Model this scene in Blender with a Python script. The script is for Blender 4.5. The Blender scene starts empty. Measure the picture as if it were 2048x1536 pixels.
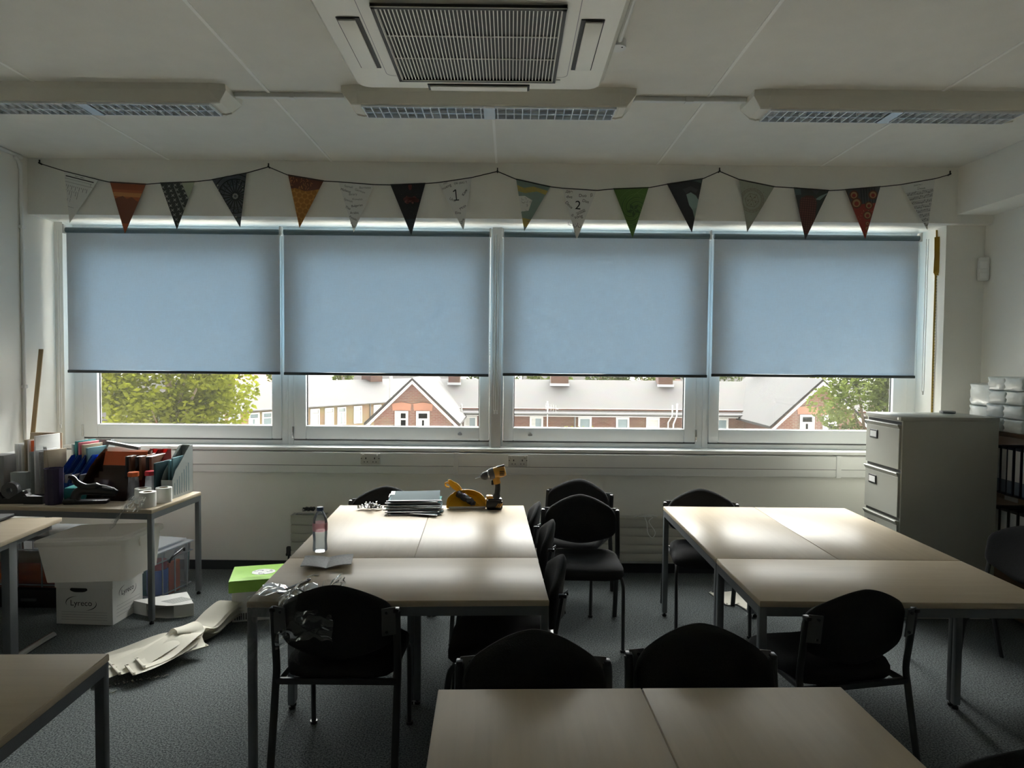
import bpy, bmesh, math, random
from mathutils import Vector, Matrix
random.seed(7)
PI = math.pi
scene = bpy.context.scene
col = scene.collection

# ------------------------------------------------------------------ camera
cam_d = bpy.data.cameras.new('camera'); cam = bpy.data.objects.new('camera', cam_d); col.objects.link(cam)
PITCH, ROLL, YAW, HC, FPX = .0377, .0094, .0028, 1.705, 1397.0
fw = Vector((math.sin(YAW)*math.cos(PITCH), math.cos(YAW)*math.cos(PITCH), -math.sin(PITCH)))
r0 = Vector((math.cos(YAW), -math.sin(YAW), 0)); u0 = r0.cross(fw)
rr = math.cos(ROLL)*r0 + math.sin(ROLL)*u0; uu = -math.sin(ROLL)*r0 + math.cos(ROLL)*u0
cam.matrix_world = Matrix(((rr.x, uu.x, -fw.x, 0), (rr.y, uu.y, -fw.y, 0), (rr.z, uu.z, -fw.z, HC), (0, 0, 0, 1)))
cam_d.sensor_fit = 'HORIZONTAL'; cam_d.sensor_width = 36; cam_d.lens = 36*FPX/2048
cam_d.clip_start = .05; cam_d.clip_end = 400
scene.camera = cam
# ------------------------------------------------------------------ world, sun, exposure
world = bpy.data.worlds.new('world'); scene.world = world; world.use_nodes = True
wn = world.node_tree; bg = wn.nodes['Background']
SKY_BASE, SKY_GLOW = 2.3, 56.0        # even sky plus an added, unseen glow lobe lighting the room through the windows
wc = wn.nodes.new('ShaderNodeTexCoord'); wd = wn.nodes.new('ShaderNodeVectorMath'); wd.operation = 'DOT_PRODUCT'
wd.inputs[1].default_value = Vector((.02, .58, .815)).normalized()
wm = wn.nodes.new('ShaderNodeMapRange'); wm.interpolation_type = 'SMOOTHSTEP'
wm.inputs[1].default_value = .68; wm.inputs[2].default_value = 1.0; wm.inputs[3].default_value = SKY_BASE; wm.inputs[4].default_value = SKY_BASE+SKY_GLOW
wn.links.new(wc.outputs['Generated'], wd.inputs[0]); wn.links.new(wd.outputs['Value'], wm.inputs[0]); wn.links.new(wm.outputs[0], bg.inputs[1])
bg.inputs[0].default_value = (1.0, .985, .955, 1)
sun_d = bpy.data.lights.new('sun', 'SUN'); sun = bpy.data.objects.new('sun', sun_d); col.objects.link(sun)
sun_d.energy = 3.2; sun_d.color = (1, .93, .82); sun_d.angle = .02
sun.rotation_euler = Vector((-.62, .50, -.66)).to_track_quat('-Z', 'Y').to_euler()
scene.view_settings.view_transform = 'Standard'; scene.view_settings.look = 'None'
scene.view_settings.exposure = .5; scene.view_settings.gamma = 1; scene.view_settings.use_curve_mapping = False
scene.cycles.max_bounces = 12; scene.cycles.diffuse_bounces = 8; scene.cycles.transparent_max_bounces = 24
scene.cycles.use_denoising = True

# ------------------------------------------------------------------ materials
def newmat(name):
    m = bpy.data.materials.new(name); m.use_nodes = True
    nt = m.node_tree; return m, nt, nt.nodes['Principled BSDF']
def setcol(b, c, rough, metal=0, spec=.5):
    b.inputs['Base Color'].default_value = (*c, 1); b.inputs['Roughness'].default_value = rough
    b.inputs['Metallic'].default_value = metal; b.inputs['Specular IOR Level'].default_value = spec
def mat(name, c, rough=.5, metal=0, spec=.5, var=0, scale=30, bump=0, coat=0):
    m, nt, b = newmat(name); setcol(b, c, rough, metal, spec)
    if coat: b.inputs['Coat Weight'].default_value = coat; b.inputs['Coat Roughness'].default_value = .1
    if var or bump:
        tc = nt.nodes.new('ShaderNodeTexCoord'); n = nt.nodes.new('ShaderNodeTexNoise')
        n.inputs['Scale'].default_value = scale; n.inputs['Detail'].default_value = 5
        nt.links.new(tc.outputs['Object'], n.inputs['Vector'])
        if var:
            r = nt.nodes.new('ShaderNodeMix'); r.data_type = 'RGBA'
            r.inputs[6].default_value = (*[max(0, x*(1-var)) for x in c], 1); r.inputs[7].default_value = (*[min(1, x*(1+var)) for x in c], 1)
            nt.links.new(n.outputs['Fac'], r.inputs[0]); nt.links.new(r.outputs[2], b.inputs['Base Color'])
        if bump:
            bp = nt.nodes.new('ShaderNodeBump'); bp.inputs['Strength'].default_value = bump; bp.inputs['Distance'].default_value = .004
            nt.links.new(n.outputs['Fac'], bp.inputs['Height']); nt.links.new(bp.outputs['Normal'], b.inputs['Normal'])
    return m
def wood(name, c1, c2, rough, axis='Y', scale=9, coat=0, spec=.5):
    m, nt, b = newmat(name); setcol(b, c1, rough, 0, spec)
    b.inputs['Coat Weight'].default_value = coat; b.inputs['Coat Roughness'].default_value = .12
    tc = nt.nodes.new('ShaderNodeTexCoord'); mp = nt.nodes.new('ShaderNodeMapping')
    s = {'X': (.7, 9, 9), 'Y': (9, .7, 9), 'Z': (9, 9, .7)}[axis]
    mp.inputs['Scale'].default_value = s
    n = nt.nodes.new('ShaderNodeTexNoise'); n.inputs['Scale'].default_value = scale*.4; n.inputs['Detail'].default_value = 6; n.inputs['Distortion'].default_value = .6
    r = nt.nodes.new('ShaderNodeMix'); r.data_type = 'RGBA'; r.inputs[6].default_value = (*c1, 1); r.inputs[7].default_value = (*c2, 1)
    nt.links.new(tc.outputs['Object'], mp.inputs['Vector']); nt.links.new(mp.outputs[0], n.inputs['Vector'])
    nt.links.new(n.outputs['Fac'], r.inputs[0]); nt.links.new(r.outputs[2], b.inputs['Base Color'])
    return m
def glassy(name, tint, gloss, diff=0, dcol=(.8, .8, .8), rough=.05):
    """thin clear sheet: transparent, a fresnel reflection and a little scattering"""
    m = bpy.data.materials.new(name); m.use_nodes = True; nt = m.node_tree; nt.nodes.clear()
    out = nt.nodes.new('ShaderNodeOutputMaterial'); t = nt.nodes.new('ShaderNodeBsdfTransparent'); g = nt.nodes.new('ShaderNodeBsdfGlossy')
    t.inputs[0].default_value = (*tint, 1); g.inputs['Roughness'].default_value = rough
    fr = nt.nodes.new('ShaderNodeFresnel'); fr.inputs[0].default_value = 1.45
    mu = nt.nodes.new('ShaderNodeMath'); mu.operation = 'MULTIPLY'; mu.inputs[1].default_value = gloss; mu.use_clamp = True
    mx = nt.nodes.new('ShaderNodeMixShader')
    nt.links.new(fr.outputs[0], mu.inputs[0]); nt.links.new(mu.outputs[0], mx.inputs[0])
    last = t.outputs[0]
    if diff:
        d = nt.nodes.new('ShaderNodeBsdfDiffuse'); d.inputs[0].default_value = (*dcol, 1)
        tr = nt.nodes.new('ShaderNodeBsdfTranslucent'); tr.inputs[0].default_value = (*dcol, 1)
        a = nt.nodes.new('ShaderNodeMixShader'); a.inputs[0].default_value = .5
        nt.links.new(d.outputs[0], a.inputs[1]); nt.links.new(tr.outputs[0], a.inputs[2])
        m2 = nt.nodes.new('ShaderNodeMixShader'); m2.inputs[0].default_value = diff
        nt.links.new(last, m2.inputs[1]); nt.links.new(a.outputs[0], m2.inputs[2]); last = m2.outputs[0]
    nt.links.new(last, mx.inputs[1]); nt.links.new(g.outputs[0], mx.inputs[2]); nt.links.new(mx.outputs[0], out.inputs[0])
    return m
def translucent(name, tcol, dcol, mix, weave=0, back=None):
    m = bpy.data.materials.new(name); m.use_nodes = True; nt = m.node_tree; nt.nodes.clear()
    out = nt.nodes.new('ShaderNodeOutputMaterial'); t = nt.nodes.new('ShaderNodeBsdfTranslucent'); d = nt.nodes.new('ShaderNodeBsdfDiffuse')
    t.inputs[0].default_value = (*tcol, 1); d.inputs[0].default_value = (*dcol, 1)
    mx = nt.nodes.new('ShaderNodeMixShader'); mx.inputs[0].default_value = mix
    nt.links.new(t.outputs[0], mx.inputs[1]); nt.links.new(d.outputs[0], mx.inputs[2]); nt.links.new(mx.outputs[0], out.inputs[0])
    if back:
        ge = nt.nodes.new('ShaderNodeNewGeometry'); d2 = nt.nodes.new('ShaderNodeBsdfDiffuse'); d2.inputs[0].default_value = (*back, 1)
        m2 = nt.nodes.new('ShaderNodeMixShader'); nt.links.new(ge.outputs['Backfacing'], m2.inputs[0])
        nt.links.new(d.outputs[0], m2.inputs[1]); nt.links.new(d2.outputs[0], m2.inputs[2]); nt.links.new(m2.outputs[0], mx.inputs[2])
    if weave:
        tc = nt.nodes.new('ShaderNodeTexCoord')
        fac = None
        for sc in ((150, 1, 16), (14, 1, 150), (90, 1, 90)):
            mp = nt.nodes.new('ShaderNodeMapping'); mp.inputs['Scale'].default_value = sc
            n = nt.nodes.new('ShaderNodeTexNoise'); n.inputs['Scale'].default_value = 1; n.inputs['Detail'].default_value = 3
            nt.links.new(tc.outputs['Object'], mp.inputs[0]); nt.links.new(mp.outputs[0], n.inputs['Vector'])
            if fac is None: fac = n.outputs['Fac']
            else:
                a = nt.nodes.new('ShaderNodeMath'); a.operation = 'ADD'
                nt.links.new(fac, a.inputs[0]); nt.links.new(n.outputs['Fac'], a.inputs[1]); fac = a.outputs[0]
        mr = nt.nodes.new('ShaderNodeMapRange'); mr.inputs[1].default_value = 1.15; mr.inputs[2].default_value = 1.85
        mr.inputs[3].default_value = 1-weave; mr.inputs[4].default_value = 1+weave
        nt.links.new(fac, mr.inputs[0])
        for sh in (t, d):
            vm = nt.nodes.new('ShaderNodeVectorMath'); vm.operation = 'SCALE'; vm.inputs[0].default_value = sh.inputs[0].default_value[:3]
            nt.links.new(mr.outputs[0], vm.inputs['Scale']); nt.links.new(vm.outputs[0], sh.inputs[0])
    return m
def brick(name, c1, c2, mortar, w, h, plane='xz', msize=.012, rough=.9):
    m, nt, b = newmat(name); setcol(b, c1, rough, 0, .2)
    tc = nt.nodes.new('ShaderNodeTexCoord'); sp = nt.nodes.new('ShaderNodeSeparateXYZ'); cb = nt.nodes.new('ShaderNodeCombineXYZ')
    nt.links.new(tc.outputs['Object'], sp.inputs[0])
    ad = nt.nodes.new('ShaderNodeMath'); ad.operation = 'ADD'
    if plane == 'xz':
        nt.links.new(sp.outputs[0], ad.inputs[0]); nt.links.new(sp.outputs[1], ad.inputs[1]); nt.links.new(ad.outputs[0], cb.inputs[0]); nt.links.new(sp.outputs[2], cb.inputs[1])
    else:
        nt.links.new(sp.outputs[0], ad.inputs[0]); nt.links.new(ad.outputs[0], cb.inputs[0]); nt.links.new(sp.outputs[1], cb.inputs[1])
    br = nt.nodes.new('ShaderNodeTexBrick'); br.inputs['Color1'].default_value = (*c1, 1); br.inputs['Color2'].default_value = (*c2, 1); br.inputs['Mortar'].default_value = (*mortar, 1)
    br.inputs['Scale'].default_value = 1; br.inputs['Brick Width'].default_value = w; br.inputs['Row Height'].default_value = h; br.inputs['Mortar Size'].default_value = msize
    nt.links.new(cb.outputs[0], br.inputs['Vector'])
    n = nt.nodes.new('ShaderNodeTexNoise'); n.inputs['Scale'].default_value = 1.2; nt.links.new(tc.outputs['Object'], n.inputs['Vector'])
    mx = nt.nodes.new('ShaderNodeMix'); mx.data_type = 'RGBA'; mx.blend_type = 'MULTIPLY'; mx.inputs[0].default_value = .35
    nt.links.new(br.outputs['Color'], mx.inputs[6]); nt.links.new(n.outputs['Color'], mx.inputs[7]); nt.links.new(mx.outputs[2], b.inputs['Base Color'])
    return m

M = {}
M['wall'] = mat('wall_paint', (.87, .86, .81), .75, spec=.3, var=.03, scale=3)
M['ceil'] = mat('ceiling_paint', (.83, .815, .76), .85, spec=.2, var=.05, scale=7, bump=.15)
M['gloss'] = mat('white_gloss', (.84, .84, .82), .35)
M['upvc'] = mat('window_white', (.86, .87, .86), .3)
M['plastic'] = mat('white_plastic', (.80, .80, .78), .4)
M['post'] = mat('post_grey', (.50, .48, .45), .6)
M['skirt'] = mat('skirting_dark', (.035, .04, .045), .8)
M['top'] = wood('maple_laminate', (.52, .44, .33), (.43, .355, .26), .34, 'X', spec=.042)
M['edge'] = wood('maple_edge', (.50, .40, .27), (.42, .33, .21), .45)
M['steel'] = mat('grey_steel', (.17, .18, .19), .4, .3)
M['blacksteel'] = mat('dark_tube', (.030, .031, .033), .35, .2)
M['fabric'] = mat('black_fabric', (.019, .019, .020), .95, spec=.2, var=.5, scale=260, bump=.3)
M['black'] = mat('black_plastic', (.014, .014, .015), .3)
M['rubber'] = mat('black_rubber', (.01, .01, .01), .8)
M['chrome'] = mat('bright_metal', (.7, .7, .7), .25, 1)
M['alu'] = mat('aluminium', (.80, .82, .85), .22, 1)
M['cream'] = mat('fitting_cream', (.84, .81, .72), .5); M['louvre'] = mat('louvre_metal', (.82, .84, .86), .35, .6)
M['ac'] = mat('cassette_plastic', (.80, .785, .71), .45)
M['acdark'] = mat('cassette_dark', (.03, .03, .028), .7)
M['blind'] = translucent('blind_fabric', (.066, .107, .152), (.15, .235, .31), .68, weave=.5, back=(.85, .86, .86))
M['blindbar'] = mat('blind_bar', (.05, .065, .07), .5)
M['roller'] = mat('roller_fabric', (.16, .23, .27), .8)
M['glass'] = glassy('window_glass', (.96, .975, .97), .8, .005, (.95, .95, .9), .02)
M['cabinet'] = mat('cabinet_grey', (.40, .40, .35), .42)
M['cabside'] = M['cabinet']
M['card'] = mat('white_card', (.80, .79, .76), .7)
M['paper'] = mat('paper_white', (.78, .78, .76), .8)
M['greyprint'] = mat('printed_paper', (.33, .33, .33), .7, var=.4, scale=120)
M['shelf'] = wood('dark_wood', (.13, .08, .045), (.09, .055, .03), .45)
M['navy'] = mat('navy_binder', (.012, .018, .045), .4)
M['spine'] = mat('spine_label', (.66, .66, .67), .6)
M['spineblue'] = mat('spine_label_blue', (.12, .15, .20), .6)
M['film'] = mat('packed_towel', (.72, .75, .73), .3, var=.06, scale=25, bump=.6, coat=.4)
M['clear'] = glassy('clear_plastic', (.88, .90, .92), 1.2, .22, (.85, .88, .92), .12)
M['clearrib'] = glassy('clear_plastic_rib', (.7, .74, .78), 1.2, .5, (.9, .93, .97), .12)
M['wrap'] = glassy('stretch_film', (.93, .94, .94), 2.2, .06, (.9, .9, .9), .08)
M['frost'] = translucent('frosted_plastic', (.90, .88, .84), (.86, .84, .80), .42)
M['slat'] = translucent('blind_slat', (.5, .48, .42), (.72, .69, .60), .85)
M['ink'] = mat('print_ink', (.02, .02, .025), .7)
M['inkgrey'] = mat('print_ink_grey', (.22, .22, .22), .7)
def cm(name, c, r=.5, **k):
    M[name] = mat(name, c, r, **k); return M[name]
cm('green', (.27, .52, .06), .55, var=.08, scale=14); cm('yellow', (.80, .42, .012), .4); cm('orange', (.75, .13, .02), .4)
cm('blue', (.02, .12, .55), .3); cm('teal', (.06, .26, .25), .75, spec=.08); cm('purple', (.035, .025, .06), .3); cm('brown', (.13, .055, .03), .3)
cm('red', (.45, .03, .05), .35); cm('pink', (.5, .10, .14), .4); cm('manila', (.40, .32, .22), .7); cm('magfile', (.34, .37, .36), .5)
cm('bluegrey', (.12, .22, .27), .75, spec=.08); cm('darkteal', (.035, .07, .08), .75, spec=.08); cm('lightteal', (.20, .36, .40), .75, spec=.08); cm('capblue', (.08, .13, .25), .35)
cm('ruler', (.36, .25, .12), .5); cm('tapeyellow', (.42, .28, .03), .45); cm('wraprag', (.05, .05, .06), .5); cm('socket', (.62, .60, .56), .35)
cm('radiator', (.50, .48, .42), .45); cm('darkgrey', (.10, .10, .10), .6); cm('midgrey', (.25, .25, .25), .5); cm('drillyellow', (.55, .27, .03), .45)
M['brownclear'] = glassy('smoked_plastic', (.30, .17, .10), 1.0, .35, (.16, .07, .04), .1)
M['blueclear'] = glassy('blue_plastic', (.10, .30, .85), 1.0, .4, (.04, .18, .70), .1)
M['redclear'] = glassy('red_plastic', (.55, .12, .10), 1.0, .4, (.35, .04, .04), .1)
M['bottle'] = glassy('bottle_plastic', (.97, .98, .985), 1.3, .05, (.9, .93, .95), .03)
M['water'] = glassy('bottle_water', (.93, .96, .975), .6, .16, (.8, .87, .92), .02)
M['bottlelabel'] = glassy('bottle_label', (.85, .6, .62), .6, .55, (.65, .35, .38), .3)
# carpet
m, nt, b = newmat('carpet'); setcol(b, (.05, .06, .065), 1, 0, .1); b.inputs['Sheen Weight'].default_value = .4; b.inputs['Sheen Roughness'].default_value = .35; b.inputs['Sheen Tint'].default_value = (.62, .68, .68, 1)
tc = nt.nodes.new('ShaderNodeTexCoord'); n = nt.nodes.new('ShaderNodeTexNoise'); n.inputs['Scale'].default_value = 130; n.inputs['Detail'].default_value = 3; n.inputs['Roughness'].default_value = .7
n2 = nt.nodes.new('ShaderNodeTexNoise'); n2.inputs['Scale'].default_value = 2
ramp = nt.nodes.new('ShaderNodeValToRGB'); e = ramp.color_ramp.elements
e[0].position = .40; e[0].color = (.012, .016, .017, 1); e[1].position = .63; e[1].color = (.185, .203, .202, 1)
nt.links.new(tc.outputs['Object'], n.inputs['Vector']); nt.links.new(n.outputs['Fac'], ramp.inputs[0]); nt.links.new(ramp.outputs[0], b.inputs['Base Color'])
bmp = nt.nodes.new('ShaderNodeBump'); bmp.inputs['Strength'].default_value = .6; bmp.inputs['Distance'].default_value = .006
nt.links.new(n.outputs['Fac'], bmp.inputs['Height']); nt.links.new(bmp.outputs[0], b.inputs['Normal']); M['carpet'] = m
# outdoors
M['brick'] = brick('red_brick', (0.085, 0.031, 0.021), (0.102, 0.044, 0.030), (0.114, 0.102, 0.086), .26, .085)
M['yellowbrick'] = brick('yellow_brick', (0.149, 0.105, 0.053), (0.157, 0.117, 0.065), (0.149, 0.120, 0.082), .26, .085)
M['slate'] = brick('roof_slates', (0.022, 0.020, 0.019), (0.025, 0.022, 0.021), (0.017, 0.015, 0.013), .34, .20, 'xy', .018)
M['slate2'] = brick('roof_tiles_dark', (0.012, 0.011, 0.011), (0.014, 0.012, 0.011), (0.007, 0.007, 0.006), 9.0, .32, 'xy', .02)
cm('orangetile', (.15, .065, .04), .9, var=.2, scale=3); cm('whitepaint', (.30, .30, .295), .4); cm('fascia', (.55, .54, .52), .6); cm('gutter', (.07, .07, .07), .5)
cm('lead', (.33, .34, .36), .6); cm('curtain', (.26, .26, .25), .8, var=.25, scale=12); cm('winglass', (.10, .13, .14), .12); cm('bark', (.12, .09, .06), .9)
cm('bounce_paving', (.50, .48, .44), 1, var=.1, scale=.6); cm('lamppost', (.05, .045, .045), .5)  # ground is unseen pale paving, toned to bounce daylight up to the ceiling
def leafmat(name, c1, c2):
    m = bpy.data.materials.new(name); m.use_nodes = True; nt = m.node_tree; nt.nodes.clear()
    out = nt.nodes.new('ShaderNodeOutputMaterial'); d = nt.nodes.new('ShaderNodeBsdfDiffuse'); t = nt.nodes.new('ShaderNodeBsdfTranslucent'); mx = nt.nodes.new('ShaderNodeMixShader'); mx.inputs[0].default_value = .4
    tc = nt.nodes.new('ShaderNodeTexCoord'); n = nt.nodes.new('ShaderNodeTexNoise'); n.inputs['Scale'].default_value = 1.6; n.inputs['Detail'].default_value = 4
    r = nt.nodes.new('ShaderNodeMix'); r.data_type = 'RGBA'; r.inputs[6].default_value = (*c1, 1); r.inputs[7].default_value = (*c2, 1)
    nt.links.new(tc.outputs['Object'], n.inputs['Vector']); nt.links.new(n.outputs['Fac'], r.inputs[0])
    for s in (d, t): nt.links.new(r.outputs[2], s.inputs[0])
    nt.links.new(d.outputs[0], mx.inputs[1]); nt.links.new(t.outputs[0], mx.inputs[2]); nt.links.new(mx.outputs[0], out.inputs[0]); return m
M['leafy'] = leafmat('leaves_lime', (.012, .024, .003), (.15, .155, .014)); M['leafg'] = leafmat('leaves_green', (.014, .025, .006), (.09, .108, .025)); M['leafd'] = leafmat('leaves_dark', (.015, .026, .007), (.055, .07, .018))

# ------------------------------------------------------------------ mesh helpers
class MB:
    def __init__(s, m=None): s.bm = bmesh.new(); s.mats = []; s.mi = 0; (s.use(m) if m else None)
    def use(s, m):
        m = M[m] if isinstance(m, str) else m
        if m not in s.mats: s.mats.append(m)
        s.mi = s.mats.index(m); return s
    def face(s, vs):
        try:
            f = s.bm.faces.new(vs); f.material_index = s.mi; return f
        except ValueError: return None
    def ngon(s, pts): return s.face([s.bm.verts.new(p) for p in pts])
    def box(s, c, size, rz=0, rot=None, bev=0, seg=2):
        mt = Matrix.Translation(c) @ (rot.to_4x4() if rot else Matrix.Rotation(rz, 4, 'Z')) @ Matrix.Diagonal((*size, 1))
        g = bmesh.ops.create_cube(s.bm, size=1, matrix=mt); vs = g['verts']
        fs = {f for v in vs for f in v.link_faces}
        if bev:
            es = {e for v in vs for e in v.link_edges}
            r = bmesh.ops.bevel(s.bm, geom=list(es), offset=min(bev, min(size)*.49), segments=seg, profile=.5, affect='EDGES')
            fs = {f for f in fs if f.is_valid} | set(r['faces'])
        for f in fs: f.material_index = s.mi
        return s
    def bx(s, x0, x1, y0, y1, z0, z1, bev=0): return s.box(((x0+x1)/2, (y0+y1)/2, (z0+z1)/2), (abs(x1-x0), abs(y1-y0), abs(z1-z0)), bev=bev)
    def ring(s, c, a, b, ra, rb, n): return [s.bm.verts.new(c+a*math.cos(2*PI*i/n)*ra+b*math.sin(2*PI*i/n)*rb) for i in range(n)]
    def bridge(s, A, B):
        n = len(A)
        for i in range(n): s.face((A[i], A[(i+1) % n], B[(i+1) % n], B[i]))
    def cyl(s, p0, p1, r0, r1=None, n=16, caps=True):
        return s.tube([p0, p1], [r0, r0 if r1 is None else r1], n, caps=caps)
    def tube(s, pts, r, n=8, ratio=1, up=(0, 0, 1), caps=True, square=False):
        pts = [Vector(p) for p in pts]; rs = r if isinstance(r, (list, tuple)) else [r]*len(pts); prev = None; up = Vector(up)
        for i, p in enumerate(pts):
            t = (pts[min(i+1, len(pts)-1)]-pts[max(i-1, 0)]).normalized()
            a = t.cross(up)
            if a.length < .05: a = t.cross(Vector((1, 0, 0)) if abs(t.x) < .9 else Vector((0, 1, 0)))
            a.normalize()
            if prev and a.dot(prev[1]) < 0: a = -a
            b = a.cross(t).normalized()
            R_ = s.ring(p, a, b, rs[i], rs[i]*ratio, n)
            if prev: s.bridge(prev[0], R_)
            elif caps: s.face(R_[::-1])
            prev = (R_, a)
        if caps: s.face(prev[0])
        return s
    def lathe(s, prof, c=(0, 0, 0), n=24, axis=None):
        c = Vector(c); az = Vector(axis or (0, 0, 1)).normalized(); ax = az.orthogonal().normalized(); ay = az.cross(ax); prev = None
        for (r, z) in prof:
            if r < 1e-5: cur = [s.bm.verts.new(c+az*z)]
            else: cur = s.ring(c+az*z, ax, ay, r, r, n)
            if prev:
                if len(prev) == 1 and len(cur) > 1:
                    for i in range(n): s.face((prev[0], cur[i], cur[(i+1) % n]))
                elif len(cur) == 1 and len(prev) > 1:
                    for i in range(n): s.face((prev[(i+1) % n], prev[i], cur[0]))
                elif len(cur) > 1: s.bridge(prev, cur)
            prev = cur
        return s
    def prism(s, poly, fn, d0, d1):
        """poly 2D points; fn(u,v,d)->xyz"""
        A = [s.bm.verts.new(fn(u, v, d0)) for u, v in poly]; B = [s.bm.verts.new(fn(u, v, d1)) for u, v in poly]
        s.face(A); s.face(B[::-1]); s.bridge(B, A); return s
    def grid(s, fn, nu, nv, thick=None):
        """fn(u,v)->xyz (u,v in 0..1); thick: vector or None"""
        def lay(off):
            return [[s.bm.verts.new(Vector(fn(i/nu, j/nv))+off) for j in range(nv+1)] for i in range(nu+1)]
        A = lay(Vector((0, 0, 0)))
        for i in range(nu):
            for j in range(nv): s.face((A[i][j], A[i+1][j], A[i+1][j+1], A[i][j+1]))
        if thick is not None:
            B = lay(Vector(thick))
            for i in range(nu):
                for j in range(nv): s.face((B[i][j], B[i][j+1], B[i+1][j+1], B[i+1][j]))
            for i in range(nu):
                s.face((A[i][0], B[i][0], B[i+1][0], A[i+1][0])); s.face((A[i][nv], A[i+1][nv], B[i+1][nv], B[i][nv]))
            for j in range(nv):
                s.face((A[0][j], A[0][j+1], B[0][j+1], B[0][j])); s.face((A[nu][j], B[nu][j], B[nu][j+1], A[nu][j+1]))
        return s
    def text(s, txt, fn, size, m, align='CENTER', font_w=0):
        """fn(u,v)->xyz places flat lettering"""
        s.use(m)
        for vs, fs in [text_mesh(txt, align)]:
            V = [s.bm.verts.new(fn(x*size, y*size)) for x, y in vs]
            for f in fs: s.face([V[i] for i in f])
        return s
    def done(s, name, parent=None, smooth=True, angle=.6, origin=None):
        bmesh.ops.recalc_face_normals(s.bm, faces=s.bm.faces)
        me = bpy.data.meshes.new(name)
        if origin is not None: bmesh.ops.translate(s.bm, verts=s.bm.verts, vec=-Vector(origin))
        s.bm.to_mesh(me); s.bm.free()
        for m in s.mats: me.materials.append(m)
        if smooth:
            me.polygons.foreach_set('use_smooth', [True]*len(me.polygons)); me.set_sharp_from_angle(angle=angle)
        o = bpy.data.objects.new(name, me); col.objects.link(o)
        if origin is not None: o.location = origin
        if parent: o.parent = parent
        return o
_tc = {}
def text_mesh(txt, align):
    if (txt, align) in _tc: return _tc[(txt, align)]
    cu = bpy.data.curves.new('lettering', 'FONT'); cu.body = txt; cu.size = 1; cu.align_x = align; cu.align_y = 'CENTER'
    ob = bpy.data.objects.new('lettering', cu); col.objects.link(ob)
    dg = bpy.context.evaluated_depsgraph_get(); dg.update()
    me = bpy.data.meshes.new_from_object(ob.evaluated_get(dg))
    r = ([(v.co.x, v.co.y) for v in me.vertices], [tuple(p.vertices) for p in me.polygons])
    bpy.data.objects.remove(ob); bpy.data.curves.remove(cu); bpy.data.meshes.remove(me)
    _tc[(txt, align)] = r; return r
def tag(o, label, cat, group=None):
    o['label'] = label; o['category'] = cat
    if group: o['group'] = group
    return o
def thing(name, label, cat, loc=(0, 0, 0), rz=0, group=None):
    o = bpy.data.objects.new(name, None); o.empty_display_size = .1; col.objects.link(o); o.location = loc; o.rotation_euler = (0, 0, rz)
    return tag(o, label, cat, group)
def struct(o, kind='structure'): o['kind'] = kind; return o
def dup(root, loc, rz, label, group=None):
    r = root.copy(); col.objects.link(r); r.location = loc; r.rotation_euler = (0, 0, rz); r['label'] = label
    if group: r['group'] = group
    for ch in list(root.children):
        c = ch.copy(); col.objects.link(c); c.parent = r
        for g in list(ch.children):
            d = g.copy(); col.objects.link(d); d.parent = c
    return r
def smooth_path(pts, k=6):
    P = [Vector(p) for p in pts]; out = []
    for i in range(len(P)-1):
        a, b, c, d = P[max(i-1, 0)], P[i], P[i+1], P[min(i+2, len(P)-1)]
        for j in range(k):
            t = j/k; out.append(.5*((2*b)+(c-a)*t+(2*a-5*b+4*c-d)*t*t+(3*b-a-3*c+d)*t**3))
    out.append(P[-1]); return out

# ------------------------------------------------------------------ the room
XL, XR, YN, CZ = -3.57, 3.57, -1.3, 3.14
struct(MB('carpet').bx(XL-.2, XR+.2, YN-.2, 5.76, -.2, 0).done('floor', smooth=False))
c = MB('ceil').bx(XL-.2, XR+.2, YN-.2, 5.9, CZ, CZ+.3)
M['seam'] = mat('seam_white', (.96, .95, .91), .5)
for x in (-2.531, -1.331, -.115, 1.07, 2.281): c.use('seam').bx(x-.008, x+.008, YN, 5.21, CZ-.004, CZ+.01)
struct(c.done('ceiling', smooth=False))
struct(MB('wall').bx(XL-.2, XL, YN-.2, 5.9, 0, CZ).done('wall_left', smooth=False))
struct(MB('wall').bx(XR, XR+.2, YN-.2, 5.9, 0, CZ).done('wall_right', smooth=False))
struct(MB('wall').bx(XL, XR, YN-.2, YN, 0, CZ).done('wall_near', smooth=False))
struct(MB('wall').bx(XL, XR, 5.52, 5.76, -.2, .962).done('wall_far', smooth=False))
struct(MB('wall').bx(XL, XR, 5.21, 5.86, 2.73, CZ).done('trim_4', smooth=False))               # bulkhead over the windows
struct(MB('wall').bx(XL, -3.505, 5.50, 5.80, .962, 2.73).done('trim_5', smooth=False))         # left reveal
struct(MB('wall').bx(3.275, XR, 5.29, 5.80, 0, 2.73).done('trim_6', smooth=False))             # pier in the right corner
struct(MB('wall').bx(3.30, XR, YN, 5.21, 2.795, CZ).done('trim_1', smooth=False))            # beam along the right wall
struct(MB('gloss').bx(-3.505, 3.275, 5.465, 5.64, .962, .987, bev=.004).done('trim_2'))       # window board
p = MB('post').bx(-.148, -.072, 5.545, 5.66, .987, 2.73, bev=.003); struct(p.done('trim_3'))   # post between the two halves of the window
struct(MB('skirt').bx(XL, 3.275, 5.508, 5.52, 0, .072).done('baseboard_far', smooth=False))
struct(MB('skirt').bx(XL, XL+.012, YN, 5.508, 0, .072).done('baseboard_left', smooth=False))
struct(MB('skirt').bx(XR-.012, XR, YN, 5.29, 0, .072).done('baseboard_right', smooth=False))

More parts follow.
